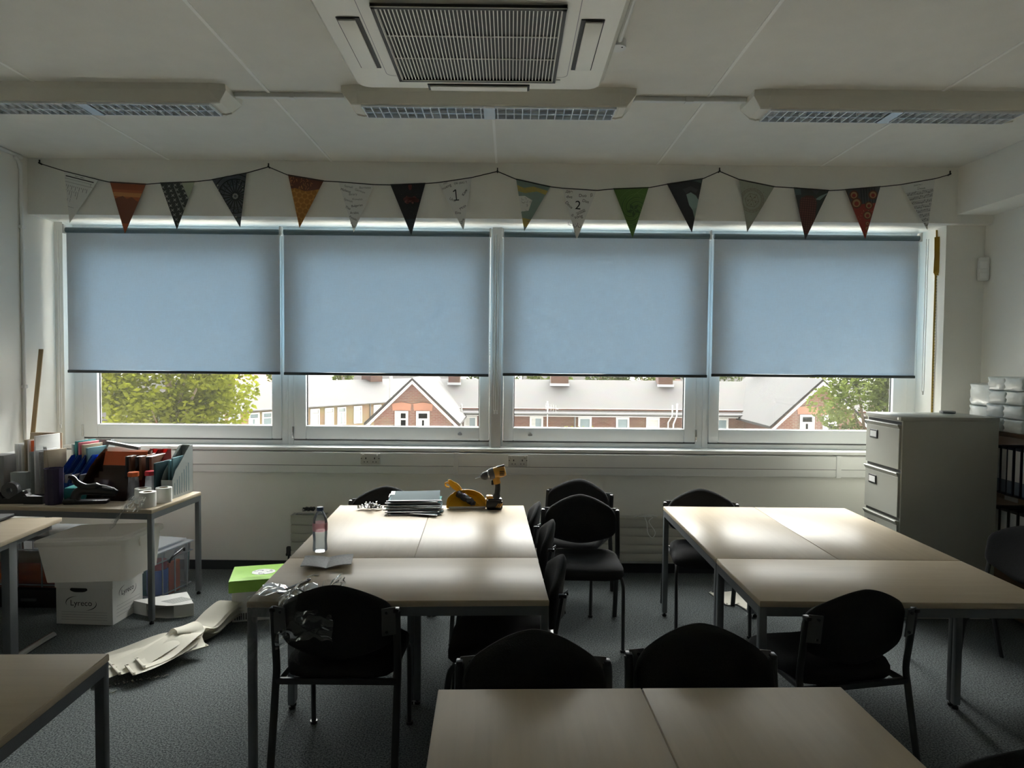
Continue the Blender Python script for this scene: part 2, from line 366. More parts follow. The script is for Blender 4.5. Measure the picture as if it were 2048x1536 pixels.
# windows: outer frame, opening sash, pane, handle, hinge
Wn = [(-3.505, -1.787, -3.433, -1.837, -3.315, -1.915, 'none', 'L'), (-1.787, -.148, -1.741, -.165, -1.64, -.247, -.40, 'L'),
      (-.072, 1.555, -.055, 1.50, .03, 1.407, .165, 'R'), (1.555, 3.275, 1.602, 3.20, 1.687, 3.085, 'none', 'R')]
def frame(mb, x0, x1, z0, z1, a0, a1, c0, c1, y0, y1, bev=.004):
    """rectangular ring: outer x0..x1,z0..z1; inner a0..a1,c0..c1"""
    mb.bx(x0, a0, y0, y1, z0, z1, bev); mb.bx(a1, x1, y0, y1, z0, z1, bev); mb.bx(a0-.001, a1+.001, y0+.0005, y1-.0005, z0, c0, bev); mb.bx(a0-.001, a1+.001, y0+.0005, y1-.0005, c1, z1, bev)
for i, (x0, x1, s0, s1, g0, g1, hx, hs) in enumerate(Wn):
    root = struct(bpy.data.objects.new('window_%d' % (i+1), None)); col.objects.link(root); root.location = ((x0+x1)/2, 5.66, .987)
    def pt(mb, nm, **k):
        o = mb.done(nm, **k); o.parent = root; o.location = -root.location; return o
    f = MB('upvc'); frame(f, x0, x1, .987, 2.73, s0, s1, 1.022, 2.70, 5.625, 5.70); pt(f, 'window_frame')
    f = MB('upvc'); frame(f, s0+.002, s1-.002, 1.034, 2.695, g0, g1, 1.142, 2.62, 5.612, 5.675, .008)
    f.use('gutter'); frame(f, g0-.001, g1+.001, 1.141, 2.621, g0+.007, g1-.007, 1.146, 2.61, 5.645, 5.655, 0)
    f.use('darkgrey').bx(s0, s1, 5.628, 5.64, 1.0225, 1.036); pt(f, 'sash')
    pt(MB('glass').bx(g0, g1, 5.648, 5.652, 1.142, 2.62), 'window_pane', smooth=False)
    xx = s0-.004 if hs == 'L' else s1+.004
    pt(MB('chrome').bx(xx-.008, xx+.008, 5.608, 5.63, 1.04, 1.135, .003), 'hinge')
    if hx != 'none': pt(MB('midgrey').cyl((hx, 5.613, 1.088), (hx, 5.598, 1.088), .014, .011).box((hx, 5.597, 1.086), (.034, .012, .016), bev=.004), 'lock')

# roller blinds
def roller_blind(x0, x1, zb, label, chain, br):
    x0, x1 = x0*.9766, x1*.9766; zb = HC+(zb-HC)*.9766
    r = thing('roller_blind', label, 'blind', ((x0+x1)/2, 5.43, 2.667), 0, 'roller blinds over the windows')
    X = (x1-x0)/2; H = 2.655-zb; n = 40
    def cloth(u, v): return ((u*2-1)*X, .006*math.sin(u*5+v*3)*v, -.012-v*H)
    MB('blind').grid(cloth, 24, 18).done('fabric', r)
    MB('roller').cyl((-X, 0, -.012), (X, 0, -.012), .021, n=20).done('roller_tube', r)
    MB('blindbar').bx(-X-.002, X+.002, -.008, .009, -.012-H-.022, -.012-H, .004).done('bottom_bar', r)
    for sx in br: MB('plastic').bx(sx*(X+.008)-.006, sx*(X+.008)+.006, -.03, .03, -.04, .03, .004).cyl((sx*(X+.004), 0, -.012), (sx*(X+.016), 0, -.012), .02).done('bracket', r)
    cx, cz = chain; k = MB('plastic')
    for dx in (-.008, .008): k.tube([(cx+dx, -.024, -.02), (cx+dx, -.022, cz+.01)], .0028, 6)
    k.tube([(cx-.008, -.022, cz+.01), (cx-.004, -.022, cz), (cx+.004, -.022, cz), (cx+.008, -.022, cz+.01)], .0028, 6)
    k.box((cx, -.022, cz-.006), (.014, .008, .03), bev=.003); k.done('chain', r)
roller_blind(-3.512, -1.829, 1.575, 'blue roller blind nearest the left wall, half lowered over the leafy tree view', (-.872, -1.52), (-1, 1))
roller_blind(-1.797, -.174, 1.573, 'blue roller blind just left of the central window post', (.842, -1.38), (1,))
roller_blind(-.058, 1.566, 1.582, 'blue roller blind just right of the central window post', (-.838, -1.38), (-1, 1))
roller_blind(1.604, 3.225, 1.592, 'blue roller blind nearest the right wall, beside the hanging yellow tape', (.845, -1.2), (1,))

# window cable trunking and sockets
t = MB('gloss').bx(XL+.01, 3.262, 5.455, 5.5199, .785, .952, bev=.012)
t.use('darkgrey').bx(XL+.012, 3.26, 5.4535, 5.4555, .846, .849)
for x in (-.419, 2.589): t.use('gloss').bx(x-.02, x+.02, 5.449, 5.5199, .782, .956, .004)
o = t.done('cable_trunking', origin=(0, 5.49, .785)); tag(o, 'long white cable trunking along the wall under the window sill', 'trunking')
def socket(x, z, label):
    r = thing('wall_socket', label, 'socket', (x, 5.45, z), 0, 'double sockets under the window')
    MB('socket').bx(-.078, .078, -.012, .006, -.045, .045, .008).done('face_plate', r)
    k = MB('black')
    for s in (-.034, .034):
        k.bx(s-.004, s+.004, -.0135, -.011, -.002, .012); k.bx(s-.016, s-.008, -.0135, -.011, -.026, -.020); k.bx(s+.008, s+.016, -.0135, -.011, -.026, -.020)
    for s in (-.068, .068): k.cyl((s, -.0135, .004), (s, -.011, .004), .004, n=8)
    k.done('pin_holes', r, smooth=False)
    k = MB('socket')
    for s in (-.055, .055): k.bx(s-.008, s+.008, -.017, -.010, .018, .036, .003)
    k.done('switch', r)
socket(-1.088, .903, 'white double wall socket in the trunking, above the stack of hanging folders')
socket(.068, .897, 'white double wall socket in the trunking, to the right of the cordless drill')

# radiators
def radiator(x0, x1, label):
    r = thing('radiator', label, 'radiator', ((x0+x1)/2, 5.44, .12), 0, 'radiators under the window')
    X = (x1-x0)/2; H = .335; b = MB('radiator'); n = 5
    for i in range(n): b.bx(-X, X, -.04, -.016, i*H/n+.003, (i+1)*H/n-.003, .006)
    b.bx(-X+.004, X-.004, -.03, .05, .004, H-.004); b.done('panel', r)
    MB('radiator').bx(-X, X, -.04, .055, H-.004, H+.008, .003).done('top_grille', r)
    v = MB('blacksteel').cyl((-X-.03, .01, -.12), (-X-.03, .01, .02), .008).cyl((-X-.05, .01, .02), (-X, .01, .02), .012).box((-X-.03, .01, .055), (.035, .035, .06), bev=.01); v.done('valve', r)
    MB('darkgrey').bx(-X+.1, -X+.14, .02, .078, .05, .3).bx(X-.14, X-.1, .02, .078, .05, .3).done('wall_bracket', r)
radiator(-1.70, -.15, 'cream panel radiator behind the table with the water bottle')
radiator(.45, 2.30, 'cream panel radiator behind the table group by the filing cabinet')
k = MB('blacksteel')
for i in range(9): k.tube([(-1.62+.16*math.cos(a/5)*.6+random.uniform(-.01, .01), 5.42+.025*math.sin(a/3+i), .492+.028*abs(math.sin(a/2+i))) for a in range(8)], .0035, 6)
k.use('clear').bx(-1.66, -1.42, 5.40, 5.46, .4685, .472)
tag(k.done('chain_bundle', origin=(-1.55, 5.42, .4635)), 'bundle of dark blind chain lying on the radiator behind the bottle', 'chain')
k = MB('plastic')
lp = smooth_path([(1.02, 5.44, .4685), (1.06, 5.40, .478), (1.12, 5.39, .475), (1.09, 5.385, .44), (1.14, 5.388, .36), (1.12, 5.39, .315), (1.085, 5.388, .35), (1.075, 5.386, .43), (1.06, 5.39, .475), (1.10, 5.43, .485), (1.17, 5.44, .4685)], 5)
k.tube(lp, .0035, 6); k.tube([(.98, 5.43, .468), (1.05, 5.42, .492), (1.12, 5.44, .470), (1.05, 5.45, .468)], .003, 6)
tag(k.done('blind_cord', origin=(1.08, 5.42, .4635)), 'loop of white cord hanging over the radiator beside the right-hand tables', 'cord')

# conduit on the left wall and over the ceiling, wall ruler, intruder sensor, tape
k = MB('gloss').tube(smooth_path([(XL+.014, 2.0, 3.125), (XL+.014, 4.85, 3.125), (XL+.014, 5.06, 3.11), (XL+.014, 5.115, 3.04), (XL+.014, 5.12, 2.9), (XL+.014, 5.12, 1.0)], 6), .013, 10)
for z in (2.62, 1.46): k.bx(XL, XL+.03, 5.10, 5.14, z-.012, z+.012, .004)
tag(k.done('wall_conduit', origin=(XL, 5.12, 1)), 'white cable conduit running down the left wall near the window', 'conduit')
k = MB('ruler'); a, b2 = Vector((-3.50, 5.055, .735)), Vector((-3.50, 5.225, 1.735))
d = (b2-a).normalized(); k.box((a+b2)/2, (.032, .007, (b2-a).length), rot=Matrix.Rotation(-math.atan2(b2.y-a.y, b2.z-a.z), 3, 'X'))
tag(k.done('wooden_ruler', origin=tuple(a)), 'long wooden metre ruler leaning in the corner by the left wall', 'ruler')
r = thing('motion_sensor', 'white intruder alarm sensor in the corner above the wrapped packs', 'sensor', (3.535, 5.25, 2.40), math.radians(-28))
MB('plastic').box((0, 0, 0), (.075, .05, .175), bev=.012).done('housing', r); MB('gloss').box((0, -.025, .03), (.055, .012, .06), bev=.008).box((0, -.025, -.05), (.05, .008, .05), bev=.006).done('lens', r)
MB('plastic').box((.005, .03, 0), (.05, .02, .12)).done('mount', r)
k = MB('tapeyellow'); k.tube([(3.268, 5.40, 2.715), (3.27, 5.395, 2.60), (3.268, 5.395, 2.4), (3.265, 5.39, 1.9), (3.268, 5.385, .989)], .008, 4, ratio=.12, up=(0, 1, 0))
for i in range(7): k.tube([(3.262+i*.002-.004, 5.395-.004*i, 2.66), (3.258+.003*i, 5.39-.004*i, 2.52), (3.255+.002*i, 5.39-.004*i, 2.385-.01*(i % 3))], .009, 4, ratio=.12, up=(0, 1, 0))
k.use('ink')
for i in range(60): k.bx(3.262, 3.272, 5.381, 5.383, 1.02+i*.023, 1.023+i*.023)
tag(k.done('tape_measure', origin=(3.268, 5.39, 1.0)), 'yellow cloth tape measure hanging in the right window reveal', 'tape measure')
# trunking along the left wall at desk height
k = MB('gloss').bx(XL, XL+.055, 2.5, 5.44, .86, 1.0, .008); k.use('darkgrey').bx(XL+.054, XL+.058, 4.55, 4.80, .885, .965)
tag(k.done('wall_trunking', origin=(XL, 4, .86)), 'white cable trunking on the left wall behind the desk clutter', 'trunking')

# ------------------------------------------------------------------ ceiling equipment
def fluo(cx, label):
    r = thing('ceiling_light', label, 'ceiling light', (cx, 3.885, CZ), 0, 'fluorescent ceiling lights'); X = .70
    prof = [(-.135, 0), (-.125, -.03), (-.10, -.085), (-.092, -.09), (-.088, -.082), (.088, -.082), (.092, -.09), (.10, -.085), (.125, -.03), (.135, 0)]
    h = MB('cream').prism(prof, lambda u, v, d: (d, u, v), -X, X); h.done('housing', r, smooth=False)
    for s in (-1, 1):
        e = MB('cream'); A = [e.bm.verts.new((s*X, u*1.02, v*1.03)) for u, v in prof]; B = [e.bm.verts.new((s*(X+.085-.045*(v < -.05)), u*.9, v*.97)) for u, v in prof]
        e.bridge(A, B); e.face(A); e.face(B[::-1]); e.done('end_cap', r, smooth=False)
    g = MB('louvre'); n = 30
    for i in range(n+1):
        x = -X+.02+i*(2*X-.04)/n; g.box((x, 0, -.0925), (.0045, .17, .013))
    for y in (-.085, 0, .085): g.box((0, y, -.0925), (2*X-.03, .004, .014))
    g.use('chrome').bx(-.03, .03, -.088, .088, -.101, -.086); g.done('louvre', r, smooth=False)
    q = MB('alu')
    for s in (-1, 1): q.prism([(s*.004, -.0845), (s*.045, -.0835), (s*.085, -.0855), (s*.085, -.0825), (s*.004, -.0825)], lambda u, v, d: (d, u, v), -X+.02, X-.02)
    q.done('reflector', r, smooth=False)
fluo(-2.31, 'long fluorescent ceiling light nearest the left wall'); fluo(-.127, 'long fluorescent ceiling light in front of the air conditioner'); fluo(2.07, 'long fluorescent ceiling light nearest the right wall')
for x0, x1, nm in ((-1.52, -.92, 'left and middle'), (.665, 1.28, 'middle and right')):
    k = MB('plastic').bx(x0, x1, 3.872, 3.905, CZ-.025, CZ, .003); xb = -1.331 if x0 < 0 else 1.07
    k.bx(x0+(.3 if x0 < 0 else .28), x0+.325, 3.868, 3.909, CZ-.029, CZ, .002)
    tag(k.done('ceiling_trunking', origin=((x0+x1)/2, 3.89, CZ)), 'thin cable trunking on the ceiling joining the %s fluorescent lights' % nm, 'trunking')
k = MB('plastic').tube([(.475, 2.2, CZ-.014), (.475, 3.17, CZ-.014)], .012, 10)
tag(k.done('ceiling_conduit', origin=(.475, 2.7, CZ)), 'round white conduit on the ceiling beside the air conditioner', 'conduit')
k = MB('plastic').cyl((.47, 3.21, CZ), (.47, 3.21, CZ-.035), .04, n=24).bx(.38, .47, 3.19, 3.23, CZ-.025, CZ, .003)
k.use('ink').cyl((.49, 3.195, CZ-.0345), (.49, 3.195, CZ-.0365), .004, n=8).cyl((.45, 3.225, CZ-.0345), (.45, 3.225, CZ-.0365), .004, n=8)
tag(k.done('junction_box', origin=(.47, 3.21, CZ)), 'round white junction box at the end of the ceiling conduit', 'junction box')
# air conditioning cassette
r = thing('air_conditioner', 'square cream air conditioning cassette mounted on the ceiling', 'air conditioner', (-.165, 2.86, CZ))
def rsq(hx, hy, rad, n=6):
    o = []
    for qx, qy, a0 in ((1, 1, 0), (-1, 1, PI/2), (-1, -1, PI), (1, -1, 1.5*PI)):
        for i in range(n+1):
            a = a0+i*PI/2/n; o.append((qx*(hx-rad)+rad*math.cos(a), qy*(hy-rad)+rad*math.sin(a)))
    return o
p = MB('ac'); prev = None
for hx, hy, rad, z in ((.585, .59, .06, 0), (.605, .61, .07, -.06), (.60, .605, .07, -.10), (.575, .58, .06, -.132), (.52, .525, .05, -.14)):
    cur = [p.bm.verts.new((u, v, z)) for u, v in rsq(hx, hy, rad)]
    if prev: p.bridge(prev, cur)
    prev = cur
p.face(prev)
p.use('midgrey')
for hx, z in ((.415, -.141),):
    q1 = rsq(hx, hx, .03); A = [p.bm.verts.new((u, v, z)) for u, v in q1]; B = [p.bm.verts.new((u*.993, v*.993, z)) for u, v in q1]; p.bridge(A, B)
p.use('ac'); p.done('panel', r)
g = MB('acdark').bx(-.345, .345, -.23, .43, -.143, -.139)
g.use('ac')
for i in range(47):
    x = -.345+i*.69/46; g.box((x, .10, -.148), (.0040, .66, .006))
for y in (.0, .21): g.box((0, y, -.1465), (.69, .005, .004))
g.bx(-.365, -.345, -.25, .45, -.156, -.139, .003); g.bx(.345, .365, -.25, .45, -.156, -.139, .003); g.bx(-.365, .365, -.25, -.23, -.156, -.139, .003); g.bx(-.365, .365, .43, .45, -.156, -.139, .003)
g.done('intake_grille', r, smooth=False)
for (x0, x1, y0, y1) in ((-.24, .245, .505, .575), (-.515, -.425, -.14, .325), (.425, .515, -.14, .325)):
    v = MB('acdark').bx(x0, x1, y0, y1, -.1435, -.135); v.done('air_vent', r, smooth=False)
    f = MB('ac').box(((x0+x1)/2+(.006 if x0 > .3 else -.006 if x0 < -.3 else 0), (y0+y1)/2, -.147), (x1-x0-.022, y1-y0-.018, .008), bev=.003); f.done('flap', r)
MB('paper').bx(.355, .385, .44, .47, -.144, -.14).bx(-.24, -.14, -.35, -.30, -.144, -.14).bx(.0, .06, -.33, -.30, -.144, -.14).done('sticker', r, smooth=False)

# ------------------------------------------------------------------ bunting on the bulkhead
BY = 5.186
FL = [((-3.284, 3.047), (-3.029, 2.986), (-3.25, 2.663)), ((-2.951, 2.97), (-2.684, 2.957), (-2.844, 2.591)),
 ((-2.583, 2.966), (-2.326, 2.979), (-2.462, 2.622)), ((-2.204, 2.994), (-1.948, 3.046), (-1.997, 2.644)),
 ((-1.644, 3.034), (-1.381, 2.993), (-1.561, 2.645)), ((-1.276, 2.989), (-1.01, 2.971), (-1.162, 2.616)),
 ((-0.894, 2.97), (-0.635, 2.983), (-0.738, 2.598)), ((-0.546, 2.99), (-0.295, 3.03), (-0.353, 2.638)),
 ((0.03, 3.021), (0.285, 2.968), (0.094, 2.636)), ((0.369, 2.959), (0.626, 2.945), (0.482, 2.577)),
 ((0.746, 2.957), (1.007, 2.969), (0.894, 2.595)), ((1.139, 2.995), (1.403, 3.038), (1.33, 2.64)),
 ((1.67, 3.035), (1.934, 2.985), (1.739, 2.647)), ((2.074, 2.978), (2.336, 2.961), (2.168, 2.595)),
 ((2.453, 2.968), (2.713, 2.993), (2.612, 2.604)), ((2.856, 3.009), (3.115, 3.056), (3.068, 2.677))]
HK = [(-3.464, 3.095), (-1.787, 3.086), (-0.107, 3.07), (1.525, 3.087), (3.223, 3.082)]
k = MB('black')
for s in range(4):
    P = [HK[s]]
    for f in FL[s*4:s*4+4]: P += [(f[0][0], f[0][1]-.006), (f[1][0], f[1][1]-.006)]
    P.append(HK[s+1]); k.tube([(x, BY-.003, z) for x, z in P], .0035, 6)
for x, z in HK: k.cyl((x, 5.215, z), (x, BY-.008, z+.004), .006, n=8).box((x, BY, z+.012), (.008, .006, .03))
tag(k.done('bunting_cord', origin=(0, BY, 3.07)), 'thin black cord strung in four swags across the wall above the windows', 'cord')
def clip(poly, tri):
    def cr(a, b, p): return (b[0]-a[0])*(p[1]-a[1])-(b[1]-a[1])*(p[0]-a[0])
    sg = 1 if cr(tri[0], tri[1], tri[2]) > 0 else -1
    for i in range(3):
        a, b = tri[i], tri[(i+1) % 3]; out = []
        for j in range(len(poly)):
            p, q = poly[j], poly[(j+1) % len(poly)]; cp, cq = cr(a, b, p)*sg, cr(a, b, q)*sg
            if cp >= 0: out.append(p)
            if (cp >= 0) != (cq >= 0):
                t = cp/(cp-cq); out.append((p[0]+(q[0]-p[0])*t, p[1]+(q[1]-p[1])*t))
        poly = out
        if len(poly) < 3: return []
    return poly
class Flag:
    def __init__(s, i, base):
        (ax, az), (bx, bz), (cx, cz) = FL[i]; s.A = Vector((ax, az)); e = Vector((bx-ax, bz-az)); s.w = e.length; s.ex = e/s.w; s.ey = Vector((s.ex.y, -s.ex.x))
        t = Vector((cx, cz))-s.A; s.tri = [(0, 0), (s.w, 0), (t.dot(s.ex), t.dot(s.ey))]; s.h = s.tri[2][1]; s.tx = s.tri[2][0]; s.L = 0
        s.mb = MB(base); s.mb.prism(s.tri, lambda u, v, d: s.P(u, v, d), 0, -.0012)
    def P(s, u, v, d): q = s.A+s.ex*u+s.ey*v; return (q.x, BY-d-.0006, q.y)
    def shape(s, poly, m, lay=1):
        q = clip(poly, s.tri)
        if len(q) >= 3: s.mb.use(m).ngon([s.P(u, v, .0006*lay) for u, v in q])
    def rect(s, x0, x1, y0, y1, m, lay=1): s.shape([(x0, y0), (x1, y0), (x1, y1), (x0, y1)], m, lay)
    def disc(s, x, y, r, m, lay=1, n=16, ry=None): s.shape([(x+r*math.cos(2*PI*i/n), y+(ry or r)*math.sin(2*PI*i/n)) for i in range(n)], m, lay)
    def line(s, a, b, w, m, lay=2):
        d = Vector(b)-Vector(a)
        if d.length < 1e-6: return
        nn = Vector((-d.y, d.x)).normalized()*w/2; a, b = Vector(a), Vector(b)
        s.shape([tuple(a+nn), tuple(b+nn), tuple(b-nn), tuple(a-nn)], m, lay)
    def path(s, pts, w, m, lay=2):
        for a, b in zip(pts, pts[1:]): s.line(a, b, w, m, lay)
    def circle(s, x, y, r, w, m, lay=2, n=20, ph=0): s.path([(x+r*math.cos(ph+2*PI*i/n), y+r*math.sin(ph+2*PI*i/n)) for i in range(n+1)], w, m, lay)
    def text(s, txt, x, y, size, m='ink', a=0, lay=2):
        ca, sa = math.cos(a), math.sin(a)
        s.mb.text(txt, lambda u, v: s.P(x+u*ca-v*sa, y-(v*ca+u*sa), .0006*lay), size, m)
    def finish(s, label):
        o = s.mb.done('pennant', origin=(s.A.x+s.ex.x*s.w/2, BY, s.A.y), smooth=False); tag(o, label, 'pennant', 'bunting pennants on the cord')
for nm, c in dict(f_orange=(.42, .12, .045), f_sky=(.30, .085, .035), f_glow=(.62, .28, .10), f_mount=(.19, .065, .035), f_pale=(.45, .48, .36), f_dark=(.05, .055, .05), f_bits=(.42, .42, .38),
                  f_glass=(.10, .11, .13), f_glass2=(.07, .11, .12), f_lead=(.015, .018, .018), f_amber=(.40, .17, .03), f_cell=(.58, .30, .07), f_bee=(.13, .04, .02), f_space=(.016, .015, .018), f_neb=(.13, .035, .035), f_neb2=(.30, .12, .10),
                  f_navy=(.03, .04, .055), f_map=(.22, .30, .26), f_sand=(.45, .36, .10), f_leaf=(.09, .19, .04), f_leafd=(.03, .075, .015), f_leafl=(.17, .30, .08), f_cave=(.035, .035, .04), f_sea=(.26, .36, .34), f_sage=(.36, .38, .31), f_tan=(.20, .17, .12),
                  f_corn=(.085, .035, .03), f_kern=(.19, .07, .055), f_husk=(.10, .14, .14), f_doll=(.26, .035, .025), f_gold=(.42, .27, .13), f_grey=(.07, .075, .075)).items(): cm(nm, c, .7)
# 1 white sheet with a little ruled table
f = Flag(0, 'paper'); f.text('TEXT TABLE', .12, .022, .013); f.line((.02, .035), (.23, .035), .007, 'ink')
f.line((.0, .075), (.24, .075), .002, 'inkgrey'); f.line((.01, .052), (.22, .052), .002, 'inkgrey'); f.line((.21, .052), (.215, .07), .002, 'ink')
for i in range(14): f.line((.012+i*.014, .095), (.012+i*.014, .105+.02*(i % 2)), .0035, 'inkgrey')
for i in range(9): f.line((.015+i*.015, .13), (.015+i*.015, .145+.02*(i % 3)), .003, 'inkgrey')
for i in range(4): f.line((.03+i*.02, .19), (.03+i*.02, .215), .002, 'inkgrey')
f.line((.02, .25), (.13, .25), .002, 'inkgrey'); f.line((.045, .33), (.075, .29), .012, 'inkgrey'); f.finish('white pennant with a ruled table, leftmost of the sixteen')
f = Flag(1, 'f_sky'); f.rect(0, .3, .055, .3, 'f_orange'); f.rect(0, .3, .075, .105, 'f_glow', 2); f.shape([(.0, .15), (.06, .115), (.10, .10), (.13, .12), (.165, .105), (.2, .13), (.27, .16), (.27, .4), (0, .4)], 'f_mount', 3); f.rect(0, .3, .30, .4, 'f_orange', 4); f.finish('orange pennant showing brown mountains at sunset')
f = Flag(2, 'f_pale'); f.shape([(0, 0), (.155, 0), (.215, .16), (.19, .4), (0, .4)], 'f_dark')
for i in range(9):
    for j in range(4):
        x = .02+j*.045+i*.012; y = .035+i*.034+j*-.006
        f.shape([(x-.012, y-.012), (x, y-.003), (x+.012, y-.012), (x+.005, y+.002), (x+.013, y+.013), (x, y+.006), (x-.012, y+.012), (x-.005, y)], 'f_bits', 2)
f.line((.10, .03), (.19, .28), .004, 'f_bits'); f.finish('dark pennant with rows of pale pattern and a plain olive corner')
f = Flag(3, 'f_glass')
for i in range(60): f.disc(random.uniform(0, .26), random.uniform(0, .35), .008, random.choice(['f_glass2', 'f_grey', 'f_glass2', 'f_bits']) if i % 3 else 'f_grey', 1, 6)
cx, cy = .145, .155
for i in range(20): a = 2*PI*i/20; f.line((cx+.03*math.cos(a), cy+.03*math.sin(a)), (cx+.125*math.cos(a), cy+.125*math.sin(a)), .008, 'f_lead')
for rad, ww in ((.028, .008), (.085, .004), (.125, .008), (.16, .006)): f.circle(cx, cy, rad, ww, 'f_lead', 3, 24)
for i in range(24): a = 2*PI*i/24; f.circle(cx+.105*math.cos(a), cy+.105*math.sin(a), .012, .003, 'f_lead', 2, 8)
for i in range(8): a = 2*PI*i/8; f.disc(cx+.015*math.cos(a), cy+.015*math.sin(a), .006, 'f_bits', 3, 6)
f.finish('dark pennant with a round stained-glass wheel of black spokes')
f = Flag(4, 'f_cell')
for j in range(12):
    for i in range(9): f.disc(.0+i*.042+(j % 2)*.021, .10+j*.036, .0195, 'f_amber', 1, 6)
f.shape([(0, 0), (.27, 0), (.27, .06), (.2, .085), (.14, .10), (.07, .09), (0, .11)], 'f_bee', 2)
for i in range(30): a = random.uniform(0, PI); x, y = random.uniform(.01, .19), random.uniform(.008, .075); f.line((x, y), (x+.02*math.cos(a), y+.02*math.sin(a)), .0028, 'f_glow', 3)
f.finish('amber pennant with honeycomb cells and bees')
f = Flag(5, 'paper')
for t, x, y, sz, a, mm in (('Somali', .08, .035, .024, -.1, 'inkgrey'), ('Burmese', .20, .033, .024, .08, 'inkgrey'), ('Maltese', .06, .065, .025, -.2, 'ink'), ('German', .165, .06, .024, -.25, 'inkgrey'), ('Binary', .115, .088, .024, .1, 'inkgrey'), ('Kiswahili', .15, .122, .021, .05, 'inkgrey'),
                           ('Spanish', .085, .135, .023, -.25, 'inkgrey'), ('Bulgarian', .15, .168, .023, .2, 'ink'), ('Thai', .085, .19, .024, -.35, 'ink'), ('Arabic', .135, .222, .025, .1, 'ink'), ('Punjabi', .128, .262, .021, -.4, 'ink'), ('Greek', .128, .312, .018, -.9, 'ink')): f.text(t, x, y, sz, mm, a)
f.finish('white pennant covered with names of languages')
f = Flag(6, 'f_space')
for i in range(26): a = random.uniform(0, 6.3); q = random.uniform(0, .045); f.disc(.145+q*1.2*math.cos(a), .115+q*.7*math.sin(a), random.uniform(.006, .016), 'f_neb', 1, 9)
for i in range(12): a = random.uniform(0, 6.3); q = random.uniform(0, .03); f.disc(.12+q*math.cos(a)*1.8, .13+q*math.sin(a), random.uniform(.002, .008), 'f_neb2', 2, 8)
f.disc(.145, .02, .014, 'f_neb', 1, 10, .03); f.rect(0, .3, .26, .4, 'f_navy', 1)
for i in range(25): f.disc(random.uniform(0, .26), random.uniform(0, .33), .0012, 'f_bits', 3, 5)
f.finish('black pennant with a red space nebula')
f = Flag(7, 'paper')
for t, x, y, sz, a in (('nueng', .06, .045, .03, .3), ('หนึ่ง', .055, .018, .018, .3), ('एक (ikk) १', .165, .032, .023, 0), ('Kow', .185, .105, .028, .9), ('Uno', .09, .145, .028, -.55), ('Moja', .155, .21, .027, .5), ('Eins', .115, .245, .027, -.15), ('Une', .135, .31, .027, .9)): f.text(t, x, y, sz, 'ink', a)
f.path([(.102, .088), (.122, .075), (.118, .148)], .008, 'ink'); f.line((.100, .150), (.136, .153), .008, 'ink')
f.finish('white pennant with a big figure 1 and words for one')
f = Flag(8, 'f_map'); f.shape([(0, .04), (.07, .055), (.14, .03), (.26, .04), (.26, .075), (.17, .06), (.09, .09), (0, .085)], 'f_sand'); f.shape([(.03, .125), (.09, .11), (.15, .13), (.14, .21), (.07, .235), (.03, .2)], 'paper'); f.rect(0, .3, .27, .33, 'f_sand')
for i in range(70):
    x, y, a = random.uniform(0, .24), random.uniform(0, .36), random.uniform(0, PI); f.path([(x, y), (x+.015*math.cos(a), y+.015*math.sin(a)), (x+.025*math.cos(a+.7), y+.02*math.sin(a+.7))], .0018, 'inkgrey', 3)
f.finish('teal and yellow map pennant with a white patch')
f = Flag(9, 'paper')
for t, x, y, sz, a in (('2', .125, .125, .09, 0), ('две', .055, .028, .03, -.1), ('dve', .058, .065, .032, 0), ('Duo', .155, .05, .032, .05), ('β', .22, .042, .03, .1), ('Dos', .18, .09, .03, -.2), ('Deux', .06, .125, .03, -.7), ('दो', .09, .2, .022, .2), ('ສອງ', .15, .17, .02, .5), ('sòng', .135, .205, .033, .25), ('اثنان', .11, .265, .036, -.05), ('10', .105, .32, .028, -.1)): f.text(t, x, y, sz, 'ink', a)
f.finish('white pennant with a big figure 2 and words for two')
f = Flag(10, 'f_leaf'); cx, cy = .145, .165
for q in range(5):
    a0 = q*2*PI/5; f.path([(cx+.014*t*math.cos(a0+t*.55), cy+.014*t*math.sin(a0+t*.55)) for t in [x*.4 for x in range(1, 20)]], .004, 'f_leafd', 1); f.path([(cx+.014*t*math.cos(a0+.5+t*.5), cy+.014*t*math.sin(a0+.5+t*.5)) for t in [3+x*.4 for x in range(1, 20)]], .0025, 'f_leafl', 2)
for q in range(5): a0 = q*2*PI/5+.4; f.shape([(cx, cy), (cx+.03*math.cos(a0-.35), cy+.03*math.sin(a0-.35)), (cx+.055*math.cos(a0), cy+.055*math.sin(a0)), (cx+.03*math.cos(a0+.35), cy+.03*math.sin(a0+.35))], 'f_leafd', 3)
f.line((.1, .09), (.23, .0), .003, 'f_leafl'); f.line((.17, .03), (.2, .08), .002, 'f_leafl'); f.finish('green pennant with a spiral of succulent leaves')
f = Flag(11, 'f_cave'); f.shape([(.13, .1), (.165, .09), (.2, .12), (.23, .2), (.24, .4), (.17, .33), (.16, .22), (.14, .18)], 'f_sea'); f.rect(.165, .3, .21, .34, 'f_map', 2); f.shape([(.15, 0), (.27, 0), (.27, .05), (.22, .02)], 'f_husk', 2); f.shape([(.11, .06), (.17, .045), (.22, .08), (.2, .1), (.165, .075), (.13, .095)], 'f_grey', 2); f.rect(0, .3, .315, .42, 'f_cave', 3); f.finish('near-black pennant with a pale sea seen through an arch')
f = Flag(12, 'f_sage'); cx, cy = .125, .135
for rad in (.07, .078, .088): f.circle(cx, cy, rad, .0025, 'f_tan', 2, 26)
